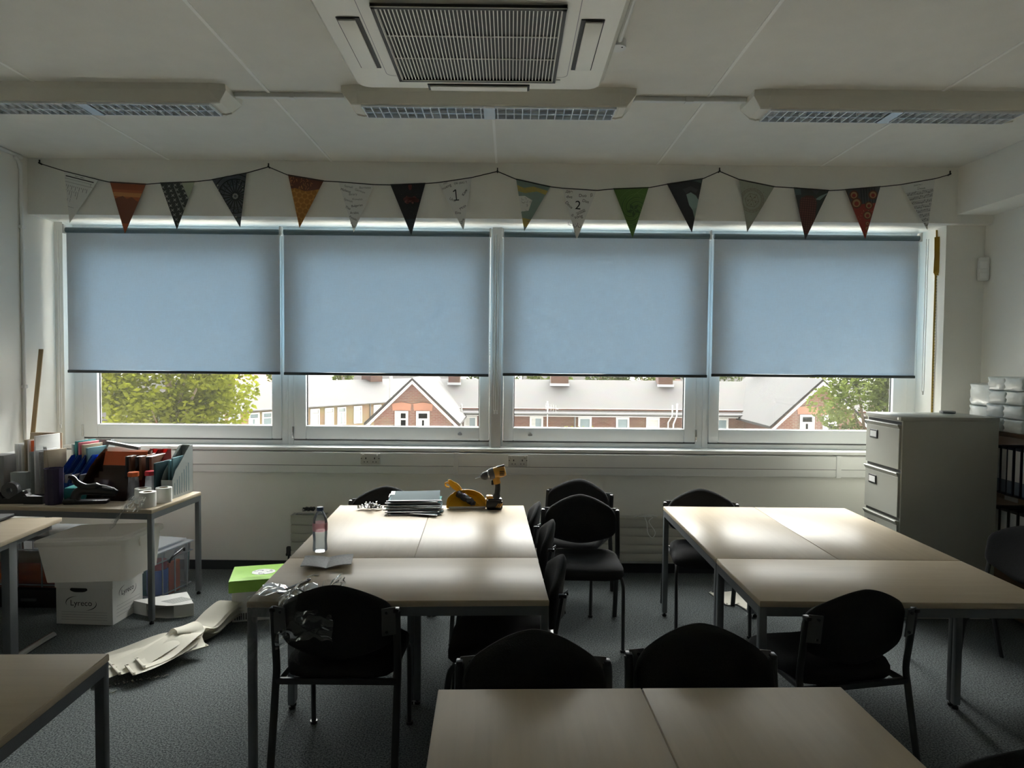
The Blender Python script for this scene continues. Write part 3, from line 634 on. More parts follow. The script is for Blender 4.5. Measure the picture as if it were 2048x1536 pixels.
f.circle(cx, cy, .052, .0025, 'f_tan', 3, 6); f.line((cx-.05, cy), (cx+.05, cy), .002, 'f_tan'); f.line((cx-.025, cy-.045), (cx+.03, cy+.045), .002, 'f_tan'); f.line((cx+.025, cy-.045), (cx-.03, cy+.045), .002, 'f_tan')
for a in range(5): f.disc(cx+.03*math.cos(a*1.26+.3), cy+.03*math.sin(a*1.26+.3), .005, 'f_tan', 3, 8)
for a in range(40): f.disc(cx+(.083+.02*(a % 2))*math.cos(a*.157), cy+(.083+.02*(a % 2))*math.sin(a*.157), .0025, 'f_tan', 3, 5)
f.finish('pale sage pennant with a faint tan hexagon diagram')
f = Flag(13, 'f_dark'); f.shape([(.05, .09), (.09, .055), (.15, .05), (.18, .1), (.175, .4), (.08, .4)], 'f_corn'); f.shape([(0, 0), (.05, .01), (.06, .05), (.0, .06)], 'f_husk', 2); f.shape([(.26, .02), (.2, .08), (.16, .08), (.2, .05)], 'f_sea', 2); f.shape([(.12, 0), (.2, 0), (.17, .045)], 'f_grey', 2)
for i in range(18):
    for j in range(7): f.disc(.066+j*.017, .075+i*.0165, .0062, 'f_kern', 3, 8)
f.rect(.05, .3, .335, .42, 'f_grey', 4); f.finish('dark pennant with a cob of red-brown corn')
f = Flag(14, 'f_doll'); f.rect(0, .3, 0, .12, 'f_grey', 1)
for i in range(6): f.rect(.11+i*.02, .12+i*.02, 0, .12, 'f_cave', 2)
for x, y, q in ((.06, .05, .034), (.075, .11, .04), (.20, .06, .034), (.165, .135, .03), (.15, .205, .032), (.145, .265, .016), (.14, .30, .014), (.135, .34, .012)):
    f.disc(x, y, q, 'f_bee', 3); f.disc(x, y, q*.72, 'f_gold', 4); f.disc(x, y+q*.1, q*.42, 'f_doll', 5)
for i in range(40): f.disc(random.uniform(.03, .22), random.uniform(.12, .38), .003, 'f_gold', 2, 6)
f.finish('dark red pennant crowded with round painted wooden dolls')
f = Flag(15, 'paper'); f.text('DUO No.1', .13, .03, .014); f.text('in C', .13, .046, .01); f.text('A Melody', .15, .06, .015)
for i in range(9):
    y = .085+i*.034
    for q in range(5): f.line((.0, y+q*.0035), (.26, y+q*.0035), .0009, 'ink', 2)
    for q in range(22): x = .01+q*.0115; yy = y+random.uniform(-.006, .014); f.disc(x, yy, .0028, 'ink', 3, 6); f.line((x+.0025, yy), (x+.0025, yy-.012), .0012, 'ink', 3)
    f.line((.02, y-.008), (.23, y-.008), .0016, 'ink', 3)
f.finish('white pennant printed with lines of sheet music, rightmost')

# ------------------------------------------------------------------ tables
def table(label, L, W, corner_x, corner_y, rz, group, skew=0, H=.73):
    """corner = world position of local (-L/2,-W/2)... here local origin is the middle of the top's footprint"""
    r = thing('table', label, 'table', (corner_x, corner_y, 0), rz, group)
    t = MB('top').bx(-L/2, L/2, -W/2, W/2, H-.025, H, .002); t.use('edge').bx(-L/2-.0015, L/2+.0015, -W/2-.0015, W/2+.0015, H-.024, H-.0025, .002); t.done('table_top', r)
    f = MB('steel'); a, b = L/2-.012, W/2-.012
    for s in (-1, 1): f.bx(-a, a, s*b-.013, s*b+.013, H-.062, H-.025); f.bx(s*a-.013, s*a+.013, -b, b, H-.062, H-.025)
    f.done('frame', r, smooth=False)
    for sx in (-1, 1):
        for sy in (-1, 1):
            l = MB('steel').box((sx*(a-.003), sy*(b-.003), (H-.025+.022)/2), (.032, .032, H-.025-.022), bev=.004).done('leg', r)
            MB('rubber').cyl((sx*(a-.003), sy*(b-.003), 0), (sx*(a-.003), sy*(b-.003), .012), .014).cyl((sx*(a-.003), sy*(b-.003), .012), (sx*(a-.003), sy*(b-.003), .024), .007).done('foot', l)
    return r
def cluster(ox, oy, ang, u, v):
    c_, s_ = math.cos(ang), math.sin(ang); return ox+c_*u-s_*v, oy+s_*u+c_*v
LA, RA, FA = (-.4576, 3.3593, .0382), (1.6211, 3.3903, -.0028), (.3981, 2.036, .0302)
G1, G2, G3 = 'tables of the left group', 'tables of the right group', 'tables in the foreground'
x, y = cluster(*LA, -.301, .601); table('maple table under the bottle end of the left group, next to the window wall', 1.198, .598, x, y, LA[2]+PI/2, G1)
x, y = cluster(*LA, .301, .601); table('maple table carrying the cordless drill and yellow dustpan', 1.198, .598, x, y, LA[2]+PI/2, G1)
x, y = cluster(*LA, 0, -.303); table('maple table carrying the open booklet, with film over its corner', 1.198, .598, x, y, LA[2], G1)
x, y = cluster(*RA, -.301, .601); table('maple table of the right group beside the radiator, farthest left', 1.198, .598, x, y, RA[2]+PI/2, G2)
x, y = cluster(*RA, .301, .601); table('maple table of the right group next to the filing cabinet drawers', 1.198, .598, x, y, RA[2]+PI/2, G2)
x, y = cluster(*RA, 0, -.303); table('maple table of the right group lying crosswise nearest the camera', 1.198, .598, x, y, RA[2], G2)
x, y = cluster(*FA, -.301, -.601); table('foreground maple table, left one of the adjoining pair at the bottom of the picture', 1.198, .598, x, y, FA[2]+PI/2, G3)
x, y = cluster(*FA, .301, -.601); table('foreground maple table, right one of the adjoining pair at the bottom of the picture', 1.198, .598, x, y, FA[2]+PI/2, G3)
x, y = cluster(-1.299, 2.243, .035, -.6, -.3); table('maple table in the bottom left corner, alone on the open carpet', 1.2, .6, x, y, .035, 'tables along the left side')
x, y = cluster(-2.239, 4.349, -.0755, -.575, .3); table('maple table against the left corner, piled with files and stationery', 1.15, .6, x, y, -.0755, 'tables along the left side')
# desk on cantilever legs at the left edge
r = thing('desk', 'maple desk with cantilever leg at the left edge, in front of the stationery table', 'desk', (-3.02, 3.5, 0), .084)
t = MB('top').bx(-.41, .41, -.6, .6, .705, .73, .002); t.use('edge').bx(-.4115, .4115, -.6015, .6015, .706, .7275, .002); t.done('desk_top', r)
MB('steel').bx(.33, .37, -.5, .57, .665, .705).bx(-.37, -.33, -.5, .57, .665, .705).bx(-.35, .35, -.02, .02, .665, .705).done('frame', r, smooth=False)
for s in (-1, 1):
    l = MB('steel').box((s*.35, .20, .355), (.045, .07, .66), bev=.006).done('leg', r)
    MB('chrome').tube(smooth_path([(s*.35, -.45, .022), (s*.35, 0, .03), (s*.35, .2, .035), (s*.35, .45, .03), (s*.35, .60, .02)], 3), .022, 10, ratio=.9).done('foot', l)

# ------------------------------------------------------------------ chairs
def make_chair(label, group):
    r = thing('chair', label, 'chair', (0, 0, 0), 0, group)
    s = MB('fabric'); nr, na = 9, 40
    def sq(a, rad):
        c_, s_ = math.cos(a), math.sin(a); k = (abs(c_)**5.5+abs(s_)**5.5)**(-1/5.5); x, y = c_*k, s_*k
        return x*rad*(.230+.010*y), y*rad*.222
    def lay(top):
        out = [[s.bm.verts.new((0, 0, .487 if top else .414))]]
        for i in range(1, nr+1):
            q = 1-(1-i/nr)**1.6; rw = []
            for j in range(na):
                x, y = sq(2*PI*j/na, q); e = (1-q**7)
                z = (.452+.036*e**.6+.006*abs(x)/.22-.022*max(0, (y-.08)/.14)**2+.008*(y < -.1)) if top else .428-.014*e**.5-.012*max(0, (y-.08)/.14)**2
                rw.append(s.bm.verts.new((x, y, z)))
            out.append(rw)
        return out
    T, B = lay(True), lay(False)
    for L_ in (T, B):
        for j in range(na): s.face((L_[0][0], L_[1][j], L_[1][(j+1) % na]))
        for i in range(1, nr): s.bridge(L_[i], L_[i+1])
    s.bridge(T[nr], B[nr]); s.done('seat', r, angle=1.2)
    b = MB('fabric'); nu, nv = 30, 12; hw = .230
    def back(side):
        g = []
        for i in range(nu+1):
            u = -1+2*i/nu; u = math.copysign(1-(1-abs(u))**1.15, u); x = hw*u; w_ = 1-abs(u)**1.65
            zt, zb = .722+.098*w_, .572-.062*w_; k = max(0, (abs(u)-.80)/.20); mid = .648; sh = math.sqrt(max(0, 1-k*k))*.62+.38 if k > 0 else 1
            zt, zb = mid+(zt-mid)*sh, mid+(zb-mid)*sh; row = []
            for j in range(nv+1):
                v = j/nv; v = .5+.5*math.copysign(1-(1-abs(2*v-1))**1.2, 2*v-1); z = zb+(zt-zb)*v
                pf = max(0, (1-u**8)*(1-(2*v-1)**8))**.5
                y = -.262-(z-.65)*.13+.045*u*u+(.026*pf+.003 if side else -.013*pf-.003)
                row.append(b.bm.verts.new((x, y, z)))
            g.append(row)
        return g
    F_, K_ = back(1), back(0)
    for i in range(nu):
        for j in range(nv): b.face((F_[i][j], F_[i+1][j], F_[i+1][j+1], F_[i][j+1])); b.face((K_[i][j], K_[i][j+1], K_[i+1][j+1], K_[i+1][j]))
    for i in range(nu): b.face((F_[i][0], K_[i][0], K_[i+1][0], F_[i+1][0])); b.face((F_[i][nv], F_[i+1][nv], K_[i+1][nv], K_[i][nv]))
    for j in range(nv): b.face((F_[0][j], F_[0][j+1], K_[0][j+1], K_[0][j])); b.face((F_[nu][j], K_[nu][j], K_[nu][j+1], F_[nu][j+1]))
    b.done('backrest', r, angle=1.2)
    for sx in (-1, 1):
        p = smooth_path([(sx*.240, -.330, 0), (sx*.240, -.283, .2), (sx*.240, -.240, .40), (sx*.240, -.228, .47), (sx*.240, -.240, .56), (sx*.240, -.265, .715)], 4)
        l = MB('blacksteel').tube(p, .0155, 10, ratio=.62, up=(0, 1, 0)).done('leg', r)
        MB('black').box((sx*.240, -.2660, .718), (.022, .033, .016), bev=.004).done('cap', l)
        p = smooth_path([(sx*.222, .232, 0), (sx*.222, .222, .2), (sx*.222, .208, .35), (sx*.219, .190, .395), (sx*.214, .150, .415), (sx*.214, .05, .42), (sx*.226, -.228, .42)], 5)
        l = MB('blacksteel').tube(p, .0135, 10, ratio=.8, up=(1, 0, 0)).done('leg', r)
        MB('black').cyl((sx*.222, .232, 0), (sx*.222, .231, .014), .0165, n=12).done('foot', l)
        k = MB('darkgrey').box((sx*.212, -.2745, .675), (.055, .006, .115), rot=Matrix.Rotation(.13, 3, 'X') @ Matrix.Rotation(sx*.34, 3, 'Z'), bev=.002)
        k.use('black')
        for z in (.635, .715): k.cyl((sx*.205, -.287-(z-.675)*.13, z), (sx*.205, -.277, z), .006, n=8)
        k.done('back_bracket', r)
    MB('blacksteel').bx(-.24, .24, -.246, -.226, .408, .432, .003).done('crossbar', r)
    MB('blacksteel').bx(-.22, .22, .09, .11, .408, .428, .003).done('seat_brace', r)
    return r
GC = 'black upholstered stacking chairs'
def face(dx, dy): return math.atan2(-dx, dy)
chair = make_chair('black upholstered chair draped with film, seen from behind at the left tables', GC)
chair.location = (-.675, 2.955, 0)
CH = [((1.33, 2.95), face(-.20, .98), 'black upholstered chair seen from behind at the near edge of the right tables'),
      ((.09, 1.965), face(.02, -1), 'black upholstered chair at the far side of the left foreground table'),
      ((.645, 2.03), face(0, -1), 'black upholstered chair at the far side of the right foreground table'),
      ((-.83, 4.47), face(.03, -1), 'black upholstered chair behind the stack of hanging folders, by the window wall'),
      ((.455, 4.235), face(-.03, -1), 'black upholstered chair standing free between the table groups, the front one of two'),
      ((.42, 4.84), face(-.36, -.93), 'black upholstered chair nearest the radiator, the rear one of two between the tables'),
      ((-.035, 3.11), face(-1, .02), 'black upholstered chair tucked under the booklet table, nearest of three along its side'),
      ((-.04, 3.80), face(-1, .03), 'black upholstered chair tucked under the left tables, middle of three along the side'),
      ((-.095, 4.285), face(-1, .04), 'black upholstered chair tucked under the left tables, farthest of three, by the drill'),
      ((1.285, 4.47), face(-.1, -1), 'black upholstered chair at the window end of the right tables'),
      ((2.53, 3.735), face(-1, 0), 'black upholstered chair in front of the bookshelf, on the right side of the right tables'),
      ((-1.41, 1.80), face(.05, 1), 'black upholstered chair whose back just shows in the bottom left corner'),
      ((1.29, 1.87), face(0, 1), 'black upholstered chair whose post just shows in the bottom right corner')]
for (x, y), rz, lb in CH: dup(chair, (x, y, 0), rz, lb)

# ------------------------------------------------------------------ filing cabinet (drawers face left)
r = thing('filing_cabinet', 'tall grey steel filing cabinet with its drawers facing the tables', 'filing cabinet', (2.885, 4.775, 0))
MB('cabinet').bx(-.312, .32, -.225, .225, .02, 1.335, .004).bx(-.327, .322, -.227, .227, 1.315, 1.341, .003).bx(-.30, .31, -.21, .21, 0, .02).done('body', r)
MB('chrome').cyl((-.329, -.195, 1.328), (-.322, -.195, 1.328), .009).done('lock', r)
for i in range(4):
    z1 = 1.292-i*.318; z0 = z1-.300
    d = MB('cabinet'); d.bx(-.327, -.312, -.212, .212, z0, z1-.032, .003)
    d.prism([(-.327, z1-.032), (-.341, z1-.008), (-.338, z1-.003), (-.312, z1-.006), (-.312, z1-.032)], lambda u, v, q: (u, q, v), -.212, .212)
    dd = d.done('drawer', r, smooth=False)
    h = MB('black').bx(-.332, -.326, .055, .155, z1-.125, z1-.065, .002).done('label_holder', dd, smooth=False)
    MB('paper').bx(-.3335, -.331, .065, .145, z1-.115, z1-.075).done('card_insert', dd, smooth=False)
    MB('acdark').bx(-.3125, -.310, -.212, .212, z1-.004, z1+.014).done('gap', dd, smooth=False)
tag(MB('midgrey').bx(3.04, 3.13, 4.88, 4.93, 1.341, 1.359, .004).done('board_rubber', origin=(3.085, 4.905, 1.341)), 'small grey block lying on top of the filing cabinet', 'block')

# ------------------------------------------------------------------ bookshelf on the right wall
r = thing('bookshelf', 'dark wooden bookshelf along the right wall behind the filing cabinet', 'bookshelf', (3.41, 4.5, 0))
sh = [(1.215, 1.245), (.805, .832), (.395, .422), (.05, .078)]
for z0, z1 in sh: MB('shelf').bx(-.145, .145, -.78, .74, z0, z1, .002).done('shelf', r)
for y in (-.79, .73): MB('shelf').bx(-.15, .15, y-.012, y+.012, 0, 1.246, .002).done('side_panel', r)
MB('shelf').bx(.147, .155, -.78, .74, .05, 1.24).done('back_panel', r)
MB('midgrey').bx(-.1475, -.145, -.06, .06, .803, .83).done('shelf_label', r)
def binder(y, z, w, label, m, grp, low):
    r = thing('lever_arch_binder', label, 'binder', (3.40, y, z), 0, grp)
    MB(m).bx(-.125, .125, -w/2, w/2, 0, .318, .003).done('cover', r)
    MB('spine').bx(-.1265, -.125, -w*.36, w*.36, .10 if low else .02, .30).done('spine_label', r)
    if low: MB('spineblue').bx(-.1265, -.125, -w*.36, w*.36, .015, .10).done('lower_label', r)
tops = ['beside the filing cabinet edge', 'second from the filing cabinet edge', 'third from the filing cabinet edge', 'fourth from the filing cabinet edge', 'fifth, cut by the picture edge']
for i, y in enumerate((4.655, 4.592, 4.537, 4.468, 4.40)): binder(y, .832, .054, 'navy lever arch binder on the upper shelf, '+tops[i], 'navy', 'binders on the upper shelf', True)
for i, y in enumerate((4.655, 4.575, 4.49, 4.405)): binder(y, .422, .072, 'black lever arch binder on the lower shelf, '+tops[i], 'black', 'binders on the lower shelf', False)
# wrapped towel packs on top
def pack(x, y, z, sx, sy, sz, label):
    mb = MB('film'); n = 10
    def P(u, v, w):  # bulging wrapped block
        return Vector((x+(u-.5)*sx, y+(v-.5)*sy, z+w*sz))
    mb.box((x, y, z+sz/2), (sx, sy, sz), bev=.009, seg=2)
    bmesh.ops.subdivide_edges(mb.bm, edges=[e for e in mb.bm.edges if e.calc_length() > .05], cuts=5, use_grid_fill=True)
    for v in mb.bm.verts:
        q = v.co; dv = abs(q.y-y)/(sy/2); dw = abs(q.z-z-sz/2)/(sz/2)
        s_ = .008*(1-dv*dv)*(1-dw*dw)*(1 if q.x < x else 0); a = math.atan2((q.z-z-sz/2), (q.y-y)+1e-6)
        q.x -= s_; q.x += .0050*math.sin(a*13+y*40)*min(1, dv*dv+dw*dw); 
        if dw > .9: q.z -= .006*(1-dv*dv)*(1 if q.z > z+sz/2 else .2)
    o = mb.done('towel_pack', origin=(x, y, z), angle=1.0); tag(o, label, 'paper towel pack', 'wrapped packs on the bookshelf')
rows = ['bottom', 'second', 'third', 'top']; z = 1.2455
for k_, zz, offs in ((0, 1.2455, .0), (1, 1.337, .012), (2, 1.428, -.02), (3, 1.519, .006)):
    pack(3.395+.01*(k_ % 2), 4.69+offs, zz, .26, .163, .0905, 'film-wrapped towel pack in the stack column behind the cabinet corner, %s layer' % rows[k_])
    pack(3.395, 4.515+offs*.6, zz, .26, .168, .0905, 'film-wrapped towel pack in the stack column at the picture edge, %s layer' % rows[k_])
    pack(3.40, 4.335, zz, .26, .165, .0905, 'film-wrapped towel pack past the right picture edge, %s layer' % rows[k_])
for k_, zz in ((0, 1.2455), (1, 1.40)): pack(3.45, 4.95, zz, .22, .22, .152, 'taller wrapped pack beside the wall corner, %s one of two' % ('lower' if k_ == 0 else 'upper'))

# ------------------------------------------------------------------ things on the left tables
TZ = .7302
Rz = lambda a: Matrix.Rotation(a, 3, 'Z')
# cordless drill: battery, handle, head, chuck
r = thing('cordless_drill', 'yellow and black cordless drill standing on its battery at the window end', 'drill', (-.095, 4.465, TZ), .10)
MB('black').box((0, 0, .03), (.105, .072, .058), bev=.012).box((.004, 0, .062), (.09, .062, .02), bev=.008).done('battery', r)
MB('drillyellow').box((-.030, 0, .078), (.042, .052, .022), bev=.006).box((-.052, 0, .052), (.012, .045, .035), bev=.005).done('battery_latch', r)
k = MB('drillyellow')
for i in range(3): k.box((.018+.012*i, -.037, .03), (.006, .004, .03), rot=Matrix.Rotation(.6, 3, 'Y'))
k.done('battery_badge', r)
MB('black').tube(smooth_path([(.012, 0, .065), (.018, 0, .10), (.022, 0, .14), (.020, 0, .175)], 4), [.026]*4+[.021]*4+[.020]*4+[.022], 14, ratio=.85).done('handle', r)
MB('drillyellow').tube(smooth_path([(.018, 0, .165), (.012, 0, .195), (.016, 0, .22)], 4), .027, 14, ratio=.9).tube([(.07, 0, .249), (.066, 0, .248), (.03, 0, .240), (-.004, 0, .231)], [.024, .034, .038, .036], 18).done('motor_housing', r)
MB('black').box((-.012, 0, .172), (.016, .018, .034), bev=.005).done('trigger', r)
k = MB('darkgrey').tube([(-.002, 0, .231), (-.012, 0, .229), (-.034, 0, .223), (-.036, 0, .2225)], [.036, .038, .033, .030], 18)
k.use('black').box((.04, 0, .276), (.05, .03, .012), rot=Matrix.Rotation(-.25, 3, 'Y'), bev=.004)
for z in (.225, .237, .249): k.box((.045, -.036, z), (.03, .006, .005))
k.done('gearbox', r)
k = MB('chrome').tube([(-.036, 0, .2225), (-.043, 0, .2205)], .028, 18); k.use('darkgrey').tube([(-.043, 0, .2205), (-.064, 0, .2147), (-.074, 0, .212), (-.088, 0, .208)], [.026, .026, .022, .012], 18); k.done('chuck', r)
MB('chrome').tube([(-.086, 0, .2085), (-.122, 0, .1985)], .0035, 8).done('drill_bit', r)
# dustpan with a dark rag in it
r = thing('dustpan', 'yellow plastic dustpan lying on the table beside the cordless drill', 'dustpan', (-.275, 4.47, TZ), .08)
def pan(u, v):
    a = PI*u; rad = .122; x = -rad*math.cos(a); d = rad*.98*math.sin(a)*v
    return (x, d*math.cos(.62), .004+d*math.sin(.62)+.0*v)
p = MB('yellow').grid(lambda u, v: pan(u, v), 28, 8, (0, .002, -.003))
def rim(u, v):
    x, y, z = pan(u, 1); h = .045*min(1, 3*math.sin(PI*u)+.15)*v; return (x*(1+.05*v), y-h*math.sin(.62), z+h*math.cos(.62))
p.grid(rim, 28, 4, (0, .003, .0005)); p.done('pan', r, angle=.9)
MB('card').bx(-.112, .124, -.012, .004, .001, .014, .003).done('lip', r)
def hnd(u, v): w = .011+.012*math.sin(PI*min(1, u*1.1)); return (-.03-.085*u+(v-.5)*2*w*.55, .085+.03*u, .095+.075*u-.02*u*u+(v-.5)*2*w*.8)
MB('yellow').grid(hnd, 12, 4, (0, .004, .002)).tube(smooth_path([(-.112, .115, .150), (-.135, .115, .146), (-.132, .113, .125), (-.110, .11, .120)], 4), .006, 8).tube(smooth_path([(-.02, .08, .085), (-.065, .10, .135), (-.10, .115, .162), (-.118, .117, .160)], 4), .006, 8).done('handle', r)
MB('yellow').tube([(-.012, .088, .09), (.03, .05, .055), (.085, .015, .018)], .004, 6).done('ridge', r)
k = MB('wraprag')
k.tube(smooth_path([(-.342, 4.535, .815), (-.315, 4.525, .806), (-.28, 4.50, .79), (-.245, 4.48, .772), (-.22, 4.465, .757)], 4), [.008, .022, .026, .027, .024, .022, .027, .029, .026, .023, .025, .026, .023, .02, .022, .015, .006], 10, ratio=.8)
for v in k.bm.verts: v.co += Vector((random.uniform(-.004, .004), random.uniform(-.004, .004), random.uniform(-.004, .004)))
tag(k.done('rag', origin=(-.28, 4.5, .78)), 'crumpled dark rag lying in the yellow dustpan', 'rag')
# stack of hanging folders
cols = ['darkteal', 'darkteal', 'darkteal', 'bluegrey', 'darkteal', 'darkteal', 'darkteal', 'teal', 'darkteal', 'lightteal', 'darkteal']
spec = [(-.585, 4.33, .10, .30, .15), (-.565, 4.33, -.25, .28, .16), (-.60, 4.36, .05, .31, .18), (-.605, 4.40, .0, .33, .20), (-.59, 4.41, .06, .33, .20), (-.60, 4.42, -.04, .33, .20), (-.605, 4.43, .03, .33, .20), (-.60, 4.44, -.02, .32, .19), (-.61, 4.44, .05, .32, .20), (-.61, 4.45, -.04, .30, .19), (-.60, 4.445, .09, .31, .18)]
nm = ['bottom', 'second from the bottom', 'third from the bottom', 'fourth from the bottom', 'fifth from the bottom', 'sixth, in the middle', 'fifth from the top', 'fourth from the top', 'third from the top', 'second from the top', 'topmost']
for i, (x, y, a, L_, W_) in enumerate(spec):
    mb = MB(cols[i]); h = .0056; n0 = len(mb.bm.verts)
    mb.grid(lambda u, v: ((u-.5)*L_, (v-.5)*W_, .006*math.sin(u*3+i)*(v-.3)*(.6 if i > 2 else 1)), 8, 6, (0, 0, h-.001)); mb.use('midgrey').bx(-L_/2-.012, L_/2+.012, -W_/2-.002, -W_/2+.006, .001, .006)
    if i > 5: mb.use('paper').bx(-L_/2-.006, -L_/2+.02, W_*.1, W_*.45, .001, .005)
    o = mb.done('hanging_folder'); tl = (.08, .12, .15, .17)[i-7] if i > 6 else 0; o.location = (x, y+(.02 if tl else 0), TZ+i*.0062+.001+W_/2*math.sin(tl)); o.rotation_euler = (tl, 0, a)
    tag(o, 'dark teal hanging folder in the pile on the left tables, %s' % nm[i], 'folder', 'hanging folders piled on the table')
# pile of metal brackets
for i in range(9):
    a = random.uniform(0, PI); x, y = -.93+.013*i+random.uniform(-.012, .012), 4.42+random.uniform(-.03, .03); z = TZ+.011+(.018 if i in (3, 4, 5) else 0)
    k = MB('chrome' if i % 2 else 'steel').box((0, 0, 0), (.05, .022, .004), bev=.001).box((-.022, 0, .008), (.004, .022, .02), bev=.001).box((.02, .005, .006), (.006, .006, .016)).cyl((0, -.009, .003), (0, .009, .012), .004, n=8)
    o = k.done('metal_bracket'); o.location = (x, y, z); o.rotation_euler = (random.uniform(-.25, .25), random.uniform(-.3, .3), a)
    tag(o, 'small metal blind bracket in the loose pile left of the hanging folders', 'bracket', 'metal brackets piled on the table')
# water bottle
r = thing('water_bottle', 'half-full clear water bottle with a blue cap on the left tables', 'bottle', (-.942, 3.461, TZ))
prof = [(.0, .002), (.031, .001), (.0355, .006), (.036, .02), (.0335, .05), (.0345, .07), (.036, .09), (.0355, .105), (.036, .145), (.034, .16), (.028, .18), (.019, .196), (.0135, .202), (.013, .208)]
MB('bottle').lathe(prof, n=28).done('bottle_body', r)
MB('water').lathe([(.0, .0035), (.030, .003), (.0343, .008), (.0348, .02), (.0323, .05), (.0333, .07), (.0348, .09), (.0345, .10), (0, .10)], n=28).done('water', r)
MB('bottlelabel').lathe([(.0364, .104), (.0368, .106), (.0368, .143), (.0364, .145)], n=28).done('label', r)
k = MB('capblue').lathe([(.0, .204), (.0165, .204), (.0168, .206), (.0168, .220), (.0155, .222), (0, .222)], n=24).done('cap', r)
# booklet
def page(u, v):
    x = (u-.5)*.225; return (x, (v-.5)*.165, .003+.016*abs(math.sin(abs(u-.5)*PI*1.15))**.8*(1-.25*v)+.004*(v > .9))
mb = MB('greyprint').grid(page, 24, 6, (0, 0, .004)); o = mb.done('booklet'); o.location = (-.845, 3.235, TZ); o.rotation_euler = (0, 0, .16); tag(o, 'open printed booklet lying face up in front of the water bottle', 'booklet')
k = MB('darkgrey').box((0, 0, .005), (.012, .19, .009), bev=.002); k.use('chrome').box((0, .09, .006), (.014, .014, .011), bev=.003)
o = k.done('metal_rod'); o.location = (-.90, 2.91, TZ); o.rotation_euler = (0, 0, -.42); tag(o, 'short dark metal rod lying beside the crumpled film', 'rod')
k = MB('paper').tube(smooth_path([(-.885, 3.04, TZ+.002), (-.87, 3.055, TZ+.006), (-.86, 3.07, TZ+.002), (-.84, 3.07, TZ+.003)], 4), .002, 5); tag(k.done('thread', origin=(-.87, 3.05, TZ)), 'thin white thread on the table near the dark metal rod', 'thread')
# crumpled stretch film over table corner and chair
def crumple(mb, fn, nu, nv, amp, seed):
    rs = random.Random(seed); ph = [(rs.uniform(4, 22), rs.uniform(4, 22), rs.uniform(0, 6.3), rs.uniform(0, 6.3)) for _ in range(7)]
    def g(u, v):
        q = Vector(fn(u, v)); n = sum(math.sin(a*u+c)*math.sin(b*v+d) for a, b, c, d in ph)/3
        m_ = sum(math.cos(a*v+d)*math.sin(b*u+c) for a, b, c, d in ph)/3
        return q+Vector((m_*amp*.6, -abs(n)*amp, abs(m_)*amp*.8))
    return mb.grid(g, nu, nv)
mb = MB('wrap')
def over(u, v):   # lies on the table corner, over the edge, hangs down in front
    x = -1.035+u*.235; s = v*.42-.17
    if s < 0: return (x+.02*math.sin(v*9), 2.755-s*.9, .738+.01*math.sin(u*8))
    return (x+.015*math.sin(s*20), 2.735-.012*math.sin(u*7)-s*.06, .735-s)
crumple(mb, over, 44, 60, .014, 3)
def over2(u, v):  # bunched folds along the chair's shoulder
    s = u*.24; return (-.885+s, 2.765-.04*math.sin(v*3), .752+.06*u-v*.085+.018*math.sin(u*9))
crumple(mb, over2, 40, 24, .026, 5)
def over3(u, v): return (-.90+u*.22, 2.708-.03*v-.02*u, .76+.05*math.sin(u*PI*.8)-v*.2)
crumple(mb, over3, 40, 36, .012, 8)
tag(mb.done('stretch_film', origin=(-.93, 2.72, .6), angle=3), 'crumpled clear stretch film hanging over the table corner and chair back', 'plastic film')

# ------------------------------------------------------------------ things on the stationery table
def magfile(name, m, loc, rz, label, t=.078, D=.245, H=.31, fh=.10, fb=.11, grp=None, ribs=True, cat='magazine file'):
    """open-topped file; local x = thickness, front at -y"""
    r = thing(name, label, cat, loc, rz, grp); k = MB(m)
    prof = [(-D/2, 0), (D/2, 0), (D/2, H), (D/2-.035, H), (-D/2+.02, H-fb-.02), (-D/2, fh)] if False else [(-D/2, 0), (D/2, 0), (D/2, H), (D/2-.04, H), (-D/2+.04, H*.55), (-D/2, H*.38)]
    for x in (-t/2, t/2-.003): k.prism(prof, lambda u, v, d: (x+d, u, v), 0, .003)
    k.bx(-t/2, t/2, D/2-.003, D/2, 0, H); k.bx(-t/2, t/2, -D/2, D/2, 0, .003); k.bx(-t/2, t/2, -D/2, -D/2+.003, 0, H*.38); k.done('holder', r, smooth=False)
    if ribs:
        g = MB('bluegrey')
        for i in range(7):
            y = -D/2+.03+i*.03; h = H*.38+(H*.5)*max(0, (y+D/2-.02)/D)-.03
            for x in (-t/2-.0008, t/2-.0005): g.bx(x, x+.0015, y, y+.004, .02, max(.06, h))
        g.done('ribs', r, smooth=False)
    return r
def slab(name, m, loc, size, rz, label, cat, tilt=0, grp=None, bev=.001):
    o = MB(m).box((0, 0, size[2]/2), size, bev=bev).done(name); o.location = loc; o.rotation_euler = (tilt, 0, rz); return tag(o, label, cat, grp)
magfile('magazine_file', 'magfile', (-2.30, 4.82, TZ), -.06, 'grey magazine file at the right end of the stationery table, beside the tape rolls', H=.335, D=.27)
slab('notebook', 'lightteal', (-2.317, 4.83, TZ+.004), (.014, .17, .245), -.06, 'light teal notebook standing in the rightmost grey magazine file', 'notebook')
slab('notebook', 'lightteal', (-2.291, 4.83, TZ+.004), (.012, .18, .265), -.06, 'pale blue notebook behind the teal one in the rightmost magazine file', 'notebook')
slab('folder', 'darkteal', (-2.365, 4.78, TZ), (.014, .235, .245), -.10, 'dark folder leaning against the left side of the rightmost magazine file', 'folder')
